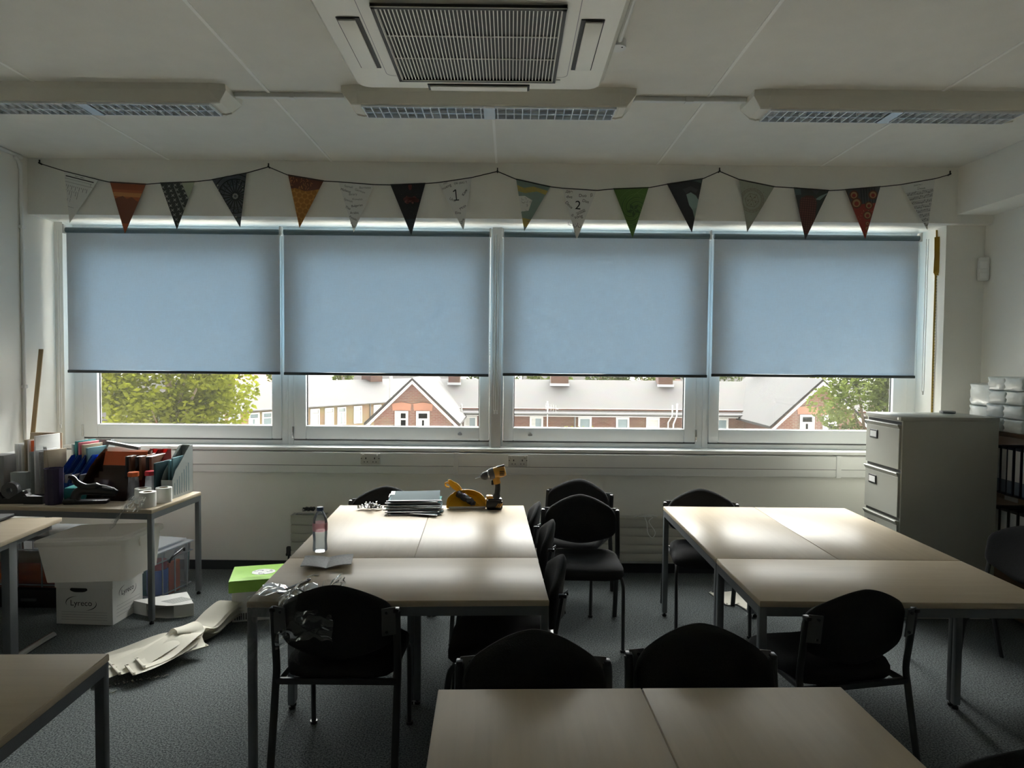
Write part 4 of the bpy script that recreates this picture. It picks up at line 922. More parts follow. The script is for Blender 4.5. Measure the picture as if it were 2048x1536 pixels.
for i, (x, n_) in enumerate(((-2.60, 'left'), (-2.53, 'middle'), (-2.46, 'right'))): magfile('magazine_file', 'redclear', (x, 4.87, TZ), -.06, 'translucent red magazine file behind the red-capped jars, %s one of three' % n_, t=.06, D=.24, H=.30, grp='translucent red magazine files', ribs=False)
for i in range(3):
    for j in range(2): slab('binder_folder', 'brown' if j else 'black', (-2.612+.07*i+.024*j, 4.87, TZ+.004), (.018, .22, .27), -.06, ['black', 'brown'][j]+' folder standing in the translucent red magazine file, '+['left', 'middle', 'right'][i]+' one', 'folder')
def jar(x, y, m, label):
    r = thing('jar', label, 'jar', (x, y, TZ)); MB('clear').lathe([(0, .001), (.040, .001), (.042, .006), (.036, .09), (.030, .16), (.030, .162)], n=6).done('jar_body', r, smooth=False)
    MB(m).lathe([(0, .158), (.036, .158), (.0365, .162), (.0365, .184), (.034, .187), (0, .187)], n=6).done('jar_lid', r, smooth=False)
jar(-2.515, 4.655, 'orange', 'clear jar with an orange-red lid, left of the two jars on the stationery table'); jar(-2.425, 4.70, 'red', 'clear jar with a dark pink lid, right of the two jars on the stationery table')
def roll(x, y, label):
    r = thing('tape_roll', label, 'roll', (x, y, TZ), 0, 'white rolls on the stationery table')
    MB('card').lathe([(.028, .0), (.048, .0), (.050, .002), (.050, .094), (.048, .096), (.028, .096), (.028, .0)], n=32).done('paper', r); MB('manila').lathe([(.0265, .001), (.028, .001), (.028, .095), (.0265, .095), (.0265, .001)], n=24).done('core', r)
roll(-2.315, 4.45, 'white roll at the table corner trailing clear film, nearest of three'); roll(-2.285, 4.60, 'white roll standing against the grey magazine file, right one of three'); roll(-2.405, 4.565, 'white roll standing before the jars, left one of three')
mb = MB('wrap')
crumple(mb, lambda u, v: (-2.36-.115*u+.02*math.sin(v*4), 4.445-.115*u-.015*v, TZ+.085-.08*u-.10*u*u-.055*v+.02), 30, 20, .014, 11)
crumple(mb, lambda u, v: (-2.335+.10*(v-.5)-.02*u, 4.385-.05*u, TZ+.075-.085*u), 20, 14, .010, 12)
tag(mb.done('film_strip', origin=(-2.4, 4.4, TZ), angle=3), 'clear film trailing from the white roll over the table edge', 'plastic film')
# smoked literature sorter with papers
r = thing('desk_sorter', 'smoked brown plastic tiered sorter on the stationery table', 'sorter', (-2.70, 4.80, TZ), -.07)
prof = [(-.19, 0), (.14, 0), (.14, .30), (.11, .305), (.04, .27), (-.05, .20), (-.12, .12), (-.17, .05)]
for s in (-1, 1):
    x = s*.165; MB('brownclear').prism(prof, lambda u, v, d: (x+d, u, v), -.002, .002).done('side_panel', r, smooth=False)
for i in range(7):
    q = i/6; y = -.165+.245*q; z1 = .05+.225*q; mb = MB('brownclear')
    mb.box((0, y+.012, z1-.05), (.325, .003, .11), rot=Matrix.Rotation(-.35, 3, 'X')); mb.done('divider', r, smooth=False)
MB('brownclear').bx(-.165, .165, -.19, .14, 0, .004).done('tray_base', r, smooth=False)
def wavy(name, m, loc, L_, W_, rz, tilt, label, amp=.008, cat='paper', seed=0):
    mb = MB(m).grid(lambda u, v: ((u-.5)*L_, amp*math.sin(u*4+seed)*v, v*W_), 12, 6, (0, .0015, 0)); o = mb.done(name); o.location = loc; o.rotation_euler = (tilt, 0, rz); return tag(o, label, cat)
wavy('plastic_folder', 'orange', (-2.675, 4.83, TZ+.175), .31, .125, -.07, -.3, 'bright orange plastic folder sticking out of the top of the brown sorter', .012, 'folder')
wavy('paper_sheet', 'paper', (-2.66, 4.86, TZ+.185), .28, .125, -.07, -.5, 'curled white sheet behind the orange folder in the sorter', .015, seed=2)
wavy('paper_sheet', 'paper', (-2.70, 4.90, TZ+.19), .30, .13, -.05, -.3, 'upright white sheet at the back of the brown sorter', .006, seed=4)
o = slab('clear_ruler', 'midgrey', (-2.71, 4.885, TZ+.325), (.24, .03, .022), -.07, 'grey rule lying across the top of the brown sorter', 'ruler'); o.rotation_euler = (0, .16, -.07)
# heavy duty stapler
r = thing('heavy_stapler', 'large black heavy-duty stapler in front of the brown sorter', 'stapler', (-2.72, 4.53, TZ), .18)
MB('black').box((-.03, 0, .012), (.26, .075, .024), bev=.008).box((-.12, 0, .02), (.08, .095, .03), bev=.01).done('base', r)
MB('black').tube(smooth_path([(-.10, 0, .028), (-.085, 0, .07), (-.05, 0, .085), (.03, 0, .08), (.12, 0, .072), (.15, 0, .062)], 4), [.028]*6+[.026]*6+[.024]*6+[.02]*3, 12, ratio=1.1).done('magazine', r)
MB('black').tube(smooth_path([(.13, 0, .09), (.05, 0, .112), (-.02, 0, .105), (-.08, 0, .13), (-.105, 0, .165), (-.135, 0, .178)], 4), [.012]*5+[.026]*4+[.022]*5+[.018]*5+[.012]*2, 12, ratio=.9).done('lever', r)
MB('midgrey').box((.10, -.002, .10), (.07, .03, .012), rot=Matrix.Rotation(.2, 3, 'Y'), bev=.004).done('end_plate', r)
slab('teal_box', 'teal', (-2.87, 4.60, TZ), (.10, .12, .10), .1, 'dark green container behind the large stapler', 'container', bev=.02)
# pen cup
k = MB('purple').lathe([(0, .001), (.050, .001), (.052, .006), (.056, .23), (.058, .234), (.055, .234), (.050, .01), (0, .01)], n=10)
o = k.done('pen_pot', smooth=False); o.location = (-2.945, 4.50, TZ); tag(o, 'tall dark purple pen pot in front of the blue files', 'pen pot')
# tape dispenser, small organiser
r = thing('tape_dispenser', 'black desk tape dispenser at the left end of the stationery table', 'tape dispenser', (-3.20, 4.52, TZ), .1)
prof = [(-.11, 0), (.11, 0), (.115, .02), (.08, .045), (.05, .085), (.01, .06), (-.03, .035), (-.07, .035), (-.095, .075), (-.115, .06)]
MB('black').prism(prof, lambda u, v, d: (u, d, v), -.03, .03).done('body', r, smooth=False)
MB('darkgrey').lathe([(.018, -.02), (.052, -.02), (.052, .02), (.018, .02), (.018, -.02)], c=(-.035, 0, .085), axis=(0, 1, 0), n=24).done('tape', r)
MB('midgrey').bx(.058, .075, -.022, .022, .07, .09, .004).done('cutter', r)
r = thing('desk_tidy', 'low black desk tidy with slips of paper, left of the purple pen pot', 'desk tidy', (-3.075, 4.53, TZ), .05)
k = MB('black').bx(-.06, .06, -.045, .045, 0, .006)
for a, b2 in (((-.06, -.056), (-.045, .045)), ((.056, .06), (-.045, .045)), ((-.06, .06), (-.045, -.041)), ((-.06, .06), (.041, .045))): k.bx(*a, *b2, 0, .05)
k.done('tray', r, smooth=False); MB('paper').box((-.01, 0, .028), (.07, .05, .03), rot=Matrix.Rotation(.2, 3, 'Y')).done('paper_slips', r)
# blue files
for i, x in enumerate((-3.045, -2.995, -2.945, -2.895)):
    magfile('magazine_file', 'blueclear', (x, 4.80, TZ), -.06, 'bright blue translucent magazine file in the row behind the pen pot, %s' % ['leftmost', 'second from left', 'third from left', 'rightmost'][i], t=.045, D=.22, H=.265, grp='blue magazine files', ribs=False)
    slab('document', 'midgrey', (x, 4.80, TZ+.004), (.024, .18, .15), -.06, 'grey papers inside the blue magazine file, %s' % ['leftmost', 'second from left', 'third from left', 'rightmost'][i], 'papers')
# grey file with teal books
magfile('magazine_file', 'magfile', (-2.985, 4.985, TZ), -.06, 'grey magazine file holding teal and pink folders, behind the blue files', H=.355, D=.20, t=.20)
for i, (m_, dx, dz, nm_) in enumerate((('magfile', -.075, .33, 'grey document standing'), ('green', -.045, .352, 'green edged folder standing'), ('pink', -.015, .345, 'pink edged folder standing'), ('manila', .015, .33, 'cream folder standing'), ('lightteal', .05, .31, 'teal book standing'))):
    slab('folder', m_ if m_ != 'green' else 'teal', (-2.985+dx, 4.99-.01*i, TZ+.005), (.016, .165, dz), -.25, nm_+' in the grey file behind the blue files', 'folder')
# left pile
magfile('magazine_file', 'darkgrey', (-3.33, 4.90, TZ), -.06, 'dark grey magazine file stuffed with papers in the left corner', H=.30, D=.24, t=.15)
slab('envelope', 'manila', (-3.335, 5.02, TZ), (.23, .012, .405), -.02, 'large brown envelope standing behind the papers in the corner', 'envelope', bev=.003)
for i in range(7): slab('paper_sheaf', ['paper', 'spine', 'paper', 'manila', 'paper', 'orange', 'card'][i], (-3.385+.028*i, 4.90-.008*i, TZ+.005), (.011, .20, .345-.012*(i % 3)+.01*i), -.22, ['white', 'grey', 'creased white', 'buff', 'second white', 'orange', 'cream'][i]+' sheaf of papers standing in the dark grey file by the corner', 'papers', grp='sheaves in the corner file')
mb = MB('wrap'); crumple(mb, lambda u, v: (-3.215+.115*u, 4.72+.03*math.sin(u*4)-.02*v, TZ+.01+.33*v), 16, 30, .012, 21)
tag(mb.done('plastic_sleeve', origin=(-3.16, 4.72, TZ), angle=3), 'shiny clear plastic sleeve standing before the corner papers', 'plastic sleeve')
for i in range(4): slab('document', ['magfile', 'spine', 'greyprint', 'manila'][i], (-3.20+.032*i, 4.76, TZ), (.014, .16, .31+.01*(i % 2)), -.3, ['grey green', 'light grey', 'printed', 'buff'][i]+' document standing behind the shiny plastic sleeve', 'document')
slab('card_box', 'magfile', (-3.27, 4.655, TZ), (.10, .05, .18), .05, 'small grey box standing in front of the dark grey corner file', 'box')
slab('magazine_pile', 'midgrey', (-3.42, 4.70, TZ), (.10, .12, .29), .0, 'upright grey bundle at the far left of the stationery table', 'magazines')
r = thing('wall_socket', 'cream double wall socket in the trunking behind the brown sorter', 'socket', (-3.25, 5.45, .905), 0, 'double sockets under the window'); MB('manila').bx(-.078, .078, -.012, .006, -.045, .045, .008).done('face_plate', r)
# laptop on the desk
r = thing('laptop', 'closed black laptop lying on the desk at the left edge', 'laptop', (-3.09, 4.00, TZ), .1)
MB('black').bx(-.165, .165, -.11, .11, .004, .014, .003).done('base', r); MB('darkgrey').bx(-.165, .165, -.11, .11, .0145, .022, .003).done('lid', r); MB('rubber').bx(-.14, -.11, -.09, -.07, 0, .0045).bx(.11, .14, -.09, -.07, 0, .0045).bx(-.14, -.11, .07, .09, 0, .0045).bx(.11, .14, .07, .09, 0, .0045).done('feet', r)

# ------------------------------------------------------------------ under the stationery table
r = thing('archive_box', 'white cardboard archive box with dark lettering under the stationery table', 'box', (-2.655, 4.505, 0), -.066)
b = MB('card').bx(-.185, .185, -.16, .16, 0, .27, .002)
b.use('greyprint')
for i in range(4): b.bx(-.15, .15, -.1608, -.1598, .03+.016*i, .0315+.016*i); b.bx(.1848, .1858, -.12, .13, .04+.022*i, .0415+.022*i)
b.use('acdark').prism([(.045*math.cos(a)+(.03 if math.cos(a) > 0 else -.03)*.4, .017*math.sin(a)) for a in [2*PI*i/20 for i in range(20)]], lambda u, v, d: (u-.035, -.1605-d, .222+v), -.0005, .0008)
b.text('Lyreco', lambda u, v: (-.02+u, -.1612, .135+v), .052, 'ink')
b.text('Lyreco', lambda u, v: (.1862, -.005+u, .178+v), .048, 'ink')
def arc(b, cx, cz, ra, rb, a0, a1, fn):
    n = 14; P = [(cx+ra*math.cos(a0+(a1-a0)*i/n), cz+rb*math.sin(a0+(a1-a0)*i/n)) for i in range(n+1)]
    Q = [(cx+(ra+.005*math.sin(PI*i/n))*math.cos(a0+(a1-a0)*i/n), cz+(rb+.006*math.sin(PI*i/n))*math.sin(a0+(a1-a0)*i/n)) for i in range(n+1)]
    for i in range(n): b.ngon([fn(*P[i]), fn(*P[i+1]), fn(*Q[i+1]), fn(*Q[i])])
b.use('ink')
for a0, a1 in ((PI*.6, PI*1.12), (-PI*.4, PI*.12)):
    arc(b, -.02, .135, .098, .047, a0, a1, lambda u, v: (u, -.1612, v)); arc(b, -.005, .178, .088, .044, a0, a1, lambda u, v: (.1862, u, v))
b.done('carton', r, smooth=False); MB('card').bx(-.190, .190, -.1645, .1645, .232+.0, .285, .002).bx(-.1902, .1902, -.165, .165, .283, .2855).done('box_lid', r, smooth=False)
r = thing('storage_tub', 'frosted white storage tub with a lid, tilted on top of the archive box', 'storage tub', (-2.615, 4.47, .2890), -.06); r.rotation_euler = (0, -.052, -.06)
def tapered(mb, a, b2, z0, z1, t=.004):
    lo, hi = rsq(a[0], a[1], .03), rsq(b2[0], b2[1], .035); A = [mb.bm.verts.new((u, v, z0)) for u, v in lo]; B = [mb.bm.verts.new((u, v, z1)) for u, v in hi]; mb.bridge(A, B); mb.face(A[::-1]); return mb
tapered(MB('frost'), (.262, .178), (.292, .205), .0, .245).done('tub_body', r)
l = MB('frost'); prev = None
for hx, hy, z in ((.298, .212, .232), (.304, .218, .234), (.304, .218, .262), (.296, .21, .270), (.27, .19, .270), (.262, .182, .280), (.10, .10, .283)):
    cur = [l.bm.verts.new((u, v, z)) for u, v in rsq(hx, hy, .035)]
    if prev: l.bridge(prev, cur)
    prev = cur
l.face(prev); l.done('tub_lid', r)
MB('frost').box((.304, 0, .22), (.012, .16, .06), bev=.005).box((-.304, 0, .22), (.012, .16, .06), bev=.005).done('clip', r)
def crate(label, loc, rz, hx, hy, H, handle):
    r = thing('clear_storage_box', label, 'storage box', loc, rz, 'clear plastic storage boxes')
    b = MB('clear'); tapered(b, (hx*.93, hy*.93), (hx, hy), .004, H-.03); b.done('box_body', r, smooth=False)
    g = MB('clearrib')
    for z in (.02, H-.10, H-.035): frame_h(g, hx*(.93+.07*z/H)+.003, hy*(.93+.07*z/H)+.003, z, .007)
    for i in range(4):
        x = -hx+.06+i*(2*hx-.12)/3
        for s in (-1, 1): g.bx(x-.003, x+.003, s*hy*.97-.004, s*hy*.97+.004, .01, H-.04)
    for i in range(3):
        y = -hy+.06+i*(2*hy-.12)/2
        for s in (-1, 1): g.bx(s*hx*.97-.004, s*hx*.97+.004, y-.003, y+.003, .01, H-.04)
    g.done('ribs', r, smooth=False)
    MB('clearrib').bx(-hx-.008, hx+.008, -hy-.008, hy+.008, H-.03, H-.024).bx(-hx+.03, hx-.03, -hy+.03, hy-.03, H-.012, H-.004).done('box_lid', r, smooth=False)
    if handle: MB('black').tube(smooth_path([(hx+.008, -.075, H-.12), (hx+.02, -.065, H-.085), (hx+.025, 0, H-.062), (hx+.02, .065, H-.05), (hx+.01, .08, H-.075)], 4), .007, 8).done('handle', r)
    return r
def frame_h(g, hx, hy, z, t): g.bx(-hx, hx, -hy-t/2, -hy+t/2, z, z+t); g.bx(-hx, hx, hy-t/2, hy+t/2, z, z+t); g.bx(-hx-t/2, -hx+t/2, -hy, hy, z, z+t); g.bx(hx-t/2, hx+t/2, -hy, hy, z, z+t)
crate('clear storage box of coloured tubs with a black handle, right of the archive box', (-2.565, 4.985, 0), -.20, .19, .19, .36, True)
def tub(x, y, z, rad, h, m, label): o = MB(m).lathe([(0, 0), (rad, 0), (rad*1.03, .004), (rad*1.03, h-.004), (rad, h), (0, h)], n=24).done('tub'); o.location = (x, y, z); tag(o, label, 'tub', 'coloured tubs in the clear box')
tub(-2.50, 4.93, .0085, .068, .17, 'blue', 'blue tub low inside the clear storage box'); tub(-2.50, 4.93, .180, .062, .06, 'red', 'red tub on top of the blue one in the clear box'); tub(-2.62, 5.04, .0085, .07, .2, 'teal', 'green tub at the back of the clear storage box'); slab('packet', 'orange', (-2.435, 5.02, .0085), (.03, .12, .2), -.2, 'orange packet at the right side inside the clear storage box', 'packet')
r = thing('black_case', 'low black case on the floor under the clear crate of rolls', 'case', (-3.20, 4.82, 0)); MB('black').bx(-.32, .30, -.2, .2, 0, .125, .01).done('body', r); MB('darkgrey').bx(-.05, .05, -.215, -.2, .05, .07, .004).done('handle', r)
crate('clear storage box of coloured paper rolls in the left corner', (-3.205, 4.83, .1255), -.04, .31, .19, .36, False)
def rollx(x0, x1, y, z, rad, m, label): o = MB(m).cyl((x0, y, z), (x1, y, z), rad, n=24).done('paper_roll', origin=((x0+x1)/2, y, z)); tag(o, label, 'paper roll', 'paper rolls in the clear box')
rollx(-3.46, -2.96, 4.72, .205, .065, 'orange', 'orange-red paper roll at the bottom of the corner storage box'); rollx(-3.46, -2.96, 4.87, .205, .065, 'red', 'dark red paper roll behind the orange one in the corner box')
rollx(-3.45, -3.02, 4.73, .315, .04, 'manila', 'pale yellow paper roll above the orange one in the corner box'); rollx(-3.10, -2.97, 4.83, .315, .04, 'blue', 'blue paper roll above the orange one in the corner box')
# magazine file lying flat
r = thing('magazine_file', 'grey-white magazine file lying on its side by the table leg', 'magazine file', (-2.26, 4.56, 0))
prof = [(-2.47+2.26, 4.55-4.56), (.06, .17), (.205, -.05), (.14, -.085), (.06, -.10), (-.03, -.09), (-.10, -.06)]
k = MB('card')
for z0, z1 in ((0, .003), (.080, .083)): k.prism(prof, lambda u, v, d: (u, v, d), z0, z1)
for (a, b2) in ((0, 1), (1, 2)):
    A, B = Vector(prof[a]), Vector(prof[b2]); d = B-A; k.box(((A.x+B.x)/2, (A.y+B.y)/2, .0415), (d.length, .003, .08), rz=math.atan2(d.y, d.x))
A, B = Vector(prof[2]), Vector((.09, -.085)); d = B-A; k.box(((A.x+B.x)/2+.002, (A.y+B.y)/2+.004, .0415), (d.length, .003, .08), rz=math.atan2(d.y, d.x))
A, B = Vector(prof[0]), Vector((-.10, -.055)); d = B-A; k.box(((A.x+B.x)/2, (A.y+B.y)/2+.004, .0415), (d.length, .003, .08), rz=math.atan2(d.y, d.x))
k.use('magfile')
for i in range(9): k.box((.03+.012*i, .02-.012*i*.4, .0835), (.13, .003, .001), rz=.75)
k.done('holder', r, smooth=False)
# vertical-blind slats in a heap
def strip(pts, width, label, seed, grp='cream blind slats heaped on the carpet', curl=0):
    P = smooth_path(pts, 8); mb = MB('slat'); n = len(P)-1; wx = []
    for i, p_ in enumerate(P):
        t = (P[min(i+1, n)]-P[max(i-1, 0)]); t.z = 0; t.normalize(); wx.append(Vector((t.y, -t.x, 0)))
    mb.grid(lambda u, v: P[round(u*n)]+wx[round(u*n)]*((v-.5)*width)+Vector((0, 0, .006*math.sin(v*PI)*math.sin(u*6+seed))), n, 4)
    e = P[-1]; w_ = wx[-1]
    o = mb.done('fabric_strip', origin=tuple(P[0]), angle=1.5); tag(o, label, 'fabric strip', grp)
    k = MB('slat').box((0, 0, 0), (width, .014, .008), bev=.003).cyl((width*.42, -.004, .002), (width*.42, -.004, .008), .006, n=8).cyl((-width*.42, -.004, .002), (-width*.42, -.004, .008), .006, n=8).done('weight', o)
    k.location = e-P[0]+Vector((0, 0, .004)); k.rotation_euler = (0, 0, math.atan2(w_.y, w_.x)); return o
ends = [(-2.25, 3.80), (-2.235, 3.69), (-2.15, 3.585), (-2.13, 3.70), (-2.06, 3.62), (-1.975, 3.60), (-1.955, 3.665)]
desc = ['lowest slat of the heap on the left', 'slat second from the floor in the left heap', 'slat third from the floor in the left heap', 'middle slat of the left heap', 'slat third from the top in the left heap', 'slat second from the top in the left heap', 'topmost slat of the left heap']
for i, (ex, ey) in enumerate(ends):
    z = .008+.0085*i; sx = -1.775+.006*(i % 3)
    strip([(sx+.02, 4.50, .010+.014*i), (sx, 4.40, .050+.014*i), (sx-.03, 4.28, .045+.012*i), (sx-.055, 4.16, .022+.010*i), (sx-.08-.006*(6-i), 4.05, z+.02+.016*(i % 3)), (.45*(sx-.09)+.55*(ex+.16), .45*4.0+.55*(ey+.19), z+.022+.035*((i+1) % 2)), (ex+.075, ey+.08, z+.012), (ex, ey, z)], .155, 'cream '+desc[i], i)
strip([(-1.955, 4.06, .075), (-1.90, 4.03, .125), (-1.845, 3.985, .135), (-1.815, 3.95, .115), (-1.825, 3.945, .085), (-1.79, 3.90, .062), (-1.745, 3.86, .052)], .14, 'short curled cream slat bent over the middle of the left heap', 9)
k = MB('chrome')
for q in range(26): a = q/25; k.tube([(-2.10+.3*a, 3.50+.14*a+.012*math.sin(q*2.3), .006), (-2.095+.3*a, 3.505+.14*a+.012*math.cos(q*2.1), .006)], .004, 6)
k.tube(smooth_path([(-2.03, 3.49, .004), (-2.015, 3.46, .004), (-1.985, 3.455, .004), (-1.98, 3.485, .004)], 4), .0025, 6)
tag(k.done('ball_chain', origin=(-1.95, 3.55, 0)), 'fine metal ball chain along the front of the cream slat heap', 'chain')
for i, (pts, lb) in enumerate((([(1.96, 5.08, .006), (1.80, 5.03, .012), (1.62, 4.99, .008), (1.48, 4.97, .004)], 'cream slat on the carpet behind the right tables, farthest back'), ([(2.0, 4.94, .012), (1.80, 4.90, .02), (1.62, 4.86, .012), (1.50, 4.83, .008)], 'cream slat on the carpet behind the right tables, second row'),
                           ([(2.15, 4.84, .014), (1.92, 4.80, .016), (1.75, 4.77, .02), (1.61, 4.735, .006)], 'cream slat on the carpet behind the right tables, third row'), ([(2.25, 4.73, .008), (2.05, 4.71, .008), (1.9, 4.71, .006), (1.72, 4.70, .004)], 'cream slat on the carpet behind the right tables, nearest one'))):
    strip(pts, .127, lb, i, 'cream blind slats under the right tables')
# green-lidded recycling box
r = thing('recycling_box', 'paper box with a torn green lid and white recycling sign beside the left tables', 'box', (-1.63, 4.59, 0), .27)
b = MB('card').bx(-.175, .175, -.15, .15, 0, .262, .002); b.use('darkgrey')
for i in range(11): b.bx(-.16+.013*i, -.155+.013*i+.002*(i % 3), -.1508, -.1498, .012, .055)
b.done('carton', r, smooth=False)
l = MB('green').bx(-.19, .19, -.165, .165, .262, .267); l.bx(-.19, .19, -.168, -.165, .195, .264); l.bx(-.19, .19, .165, .168, .195, .267); l.bx(-.193, -.19, -.168, .168, .195, .267); l.bx(.19, .193, -.168, .168, .195, .267)
l.grid(lambda u, v: (-.185+.33*u, -.166+.03*v, .2672+.012*v*math.sin(PI*min(1, u*1.1))+.001), 14, 3, (0, 0, .002)); l.use('acdark').ngon([(-.18, -.150, .2679), (-.10, -.128, .2679), (.05, -.150, .2679), (.12, -.162, .2679), (-.16, -.164, .2679)])
l.done('box_lid', r, smooth=False)
s = MB('paper'); s.prism([(.075*math.cos(2*PI*i/16)*(1+.05*math.sin(i*3)), .062*math.sin(2*PI*i/16)*(1+.06*math.cos(i*5))) for i in range(16)], lambda u, v, d: (.005+u, .005+v, .2675+d), 0, .0012)
s.use('ink')
for q in range(3):
    a = q*2*PI/3+.4
    for (u0, v0, u1, v1) in ((.02, -.025, .055, -.02), (.055, -.02, .045, .008), (.02, -.025, .018, -.008), (.05, .01, .066, .016)):
        A = Vector((u0*math.cos(a)-v0*math.sin(a), (u0*math.sin(a)+v0*math.cos(a))*.85)); B = Vector((u1*math.cos(a)-v1*math.sin(a), (u1*math.sin(a)+v1*math.cos(a))*.85)); d = B-A
        s.box((.005+(A.x+B.x)/2, .005+(A.y+B.y)/2, .2690), (d.length, .0028, .0006), rz=math.atan2(d.y, d.x))
s.done('recycling_sign', r, smooth=False)

# ------------------------------------------------------------------ outdoors
struct(MB('bounce_paving').bx(-80, 80, 6.5, 160, -7.4, -7.2).done('ground', smooth=False))
def win_box(mb_parent, x0, x1, z0, z1, y, cur='curtain', name='window', rz=0, split=True):
    f = MB('whitepaint'); t = .11; frame(f, x0, x1, z0, z1, x0+t, x1-t, z0+t, z1-t, y-.05, y+.08, 0)
    if split: f.bx(x0+t, x1-t, y-.04, y+.06, z1-t-.34, z1-t-.26)
    o = f.done('house_window', mb_parent, smooth=False)
    p_ = MB('winglass').bx(x0+t, x1-t, y+.02, y+.03, z0+t, z1-t); p_.use('curtain'); w_ = x1-x0-2*t
    if cur == 'curtain': p_.bx(x0+t, x0+t+w_*.38, y+.012, y+.02, z0+t, z1-t-.3); p_.bx(x1-t-w_*.38, x1-t, y+.012, y+.02, z0+t, z1-t-.3)
    elif cur == 'blind': p_.bx(x0+t, x1-t, y+.012, y+.02, z0+t, z1-t)
    elif cur == 'half': p_.bx(x0+t, x0+t+w_*.4, y+.012, y+.02, z0+t, z1-t)
    p_.done('pane', o, smooth=False)
def gable_roof(parent, x0, x1, y0, y1, ze, zr, m, over=.35, axis='x', th=.12):
    """ridge along axis; over = eaves overhang"""
    k = MB(m)
    if axis == 'x':
        ym = (y0+y1)/2; sl = (zr-ze)/(ym-y0)
        prof = [(y0-over, ze-over*sl), (ym, zr), (y1+over, ze-over*sl), (y1+over, ze-over*sl-th), (ym, zr-th), (y0-over, ze-over*sl-th)]
        k.prism(prof, lambda u, v, d: (d, u, v), x0, x1)
    else:
        xm = (x0+x1)/2; sl = (zr-ze)/(xm-x0)
        prof = [(x0-over, ze-over*sl), (xm, zr), (x1+over, ze-over*sl), (x1+over, ze-over*sl-th), (xm, zr-th), (x0-over, ze-over*sl-th)]
        k.prism(prof, lambda u, v, d: (u, d, v), y0, y1)
    return k.done('roof', parent, smooth=False)
row = thing('brick_house', 'long red brick terrace with pale roof seen across the middle windows', 'house', (0, 0, -7.2))
def P_(o): o.location.z += 7.2; return o
def wallmesh(parent, m, poly, y0, y1, name='wall'):
    return MB(m).prism(poly, lambda u, v, d: (u, d, v), y0, y1).done(name, parent, smooth=False)
P_(wallmesh(row, 'brick', [(-4.5, -7.2), (24, -7.2), (24, -1.2), (-4.5, -1.2)], 40, 49))
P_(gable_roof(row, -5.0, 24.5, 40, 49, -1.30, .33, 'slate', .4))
P_(MB('gutter').bx(-2.6, 13.2, 39.45, 39.6, -1.50, -1.40).cyl((3.72, 39.7, -1.45), (3.72, 39.7, -7), .05, n=8).done('gutter', row, smooth=False))
P_(MB('whitepaint').bx(-2.6, 13.2, 39.62, 39.68, -1.62, -1.46).done('fascia', row, smooth=False))
for i, (a, b2, c_) in enumerate(((-2.63, -1.87, 'half'), (1.15, 1.92, 'half'), (3.93, 4.70, 'none'), (6.10, 6.86, 'none'), (7.83, 8.60, 'blind'), (11.6, 12.55, 'none'), (13.70, 14.55, 'blind'))): 
    for ch in [win_box(row, a, b2, -3.0, -1.66, 39.97, c_, split=False)]: pass
for ch in row.children:
    if ch.name.startswith('house_window'): P_(ch)
for i, (cx, cw) in enumerate(((-3.49, .72), (3.10, 1.1), (9.72, .9), (15.95, 1.0))):
    k = MB('brick').bx(cx-cw/2, cx+cw/2, 43.6, 44.5, -.4, 1.7); k.use('lead').bx(cx-cw/2-.06, cx+cw/2+.06, 43.5, 43.62, -.05, .12); P_(k.done('chimney', row, smooth=False))
def gable_house(label, x0, x1, ze, zr, y0, y1, wins, roofm, corner):
    r = thing('gable_house', label, 'house', (0, 0, -7.2)); xm = (x0+x1)/2
    P_(wallmesh(r, 'brick', [(x0+.3, -7.2), (x1-.3, -7.2), (x1-.3, ze+.15), (xm, zr-.12), (x0+.3, ze+.15)], y0, y1))
    P_(gable_roof(r, x0, x1, y0-.25, y1, ze, zr, roofm, .15, 'y'))
    s = (zr-ze)/(xm-x0); k = MB('whitepaint')
    for sg in (-1, 1): k.prism([(xm, zr-.14), (xm, zr-.30), (xm+sg*(xm-x0+.12), ze-.44-.1*s+.05), (xm+sg*(xm-x0+.12), ze-.28-.1*s+.05)], lambda u, v, d: (u, d, v), y0-.30, y0-.22)
    P_(k.done('bargeboard', r, smooth=False))
    for a, b2, c_ in wins:
        win_box(r, a, b2, -2.9, -1.02, y0-.02, c_)
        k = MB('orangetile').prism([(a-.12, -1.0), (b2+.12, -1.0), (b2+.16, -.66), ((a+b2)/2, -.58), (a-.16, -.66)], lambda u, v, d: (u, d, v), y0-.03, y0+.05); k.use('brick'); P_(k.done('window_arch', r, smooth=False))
    for ch in r.children:
        if ch.name.startswith('house_window'): P_(ch)
    return r
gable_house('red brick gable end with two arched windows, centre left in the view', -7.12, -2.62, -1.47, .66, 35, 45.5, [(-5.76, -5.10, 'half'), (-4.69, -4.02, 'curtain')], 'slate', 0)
gable_house('red brick gable end partly hidden by the right tree', 13.15, 18.05, -1.46, .80, 35, 45.5, [(14.59, 15.31, 'curtain'), (15.74, 16.42, 'half')], 'slate2', 0)
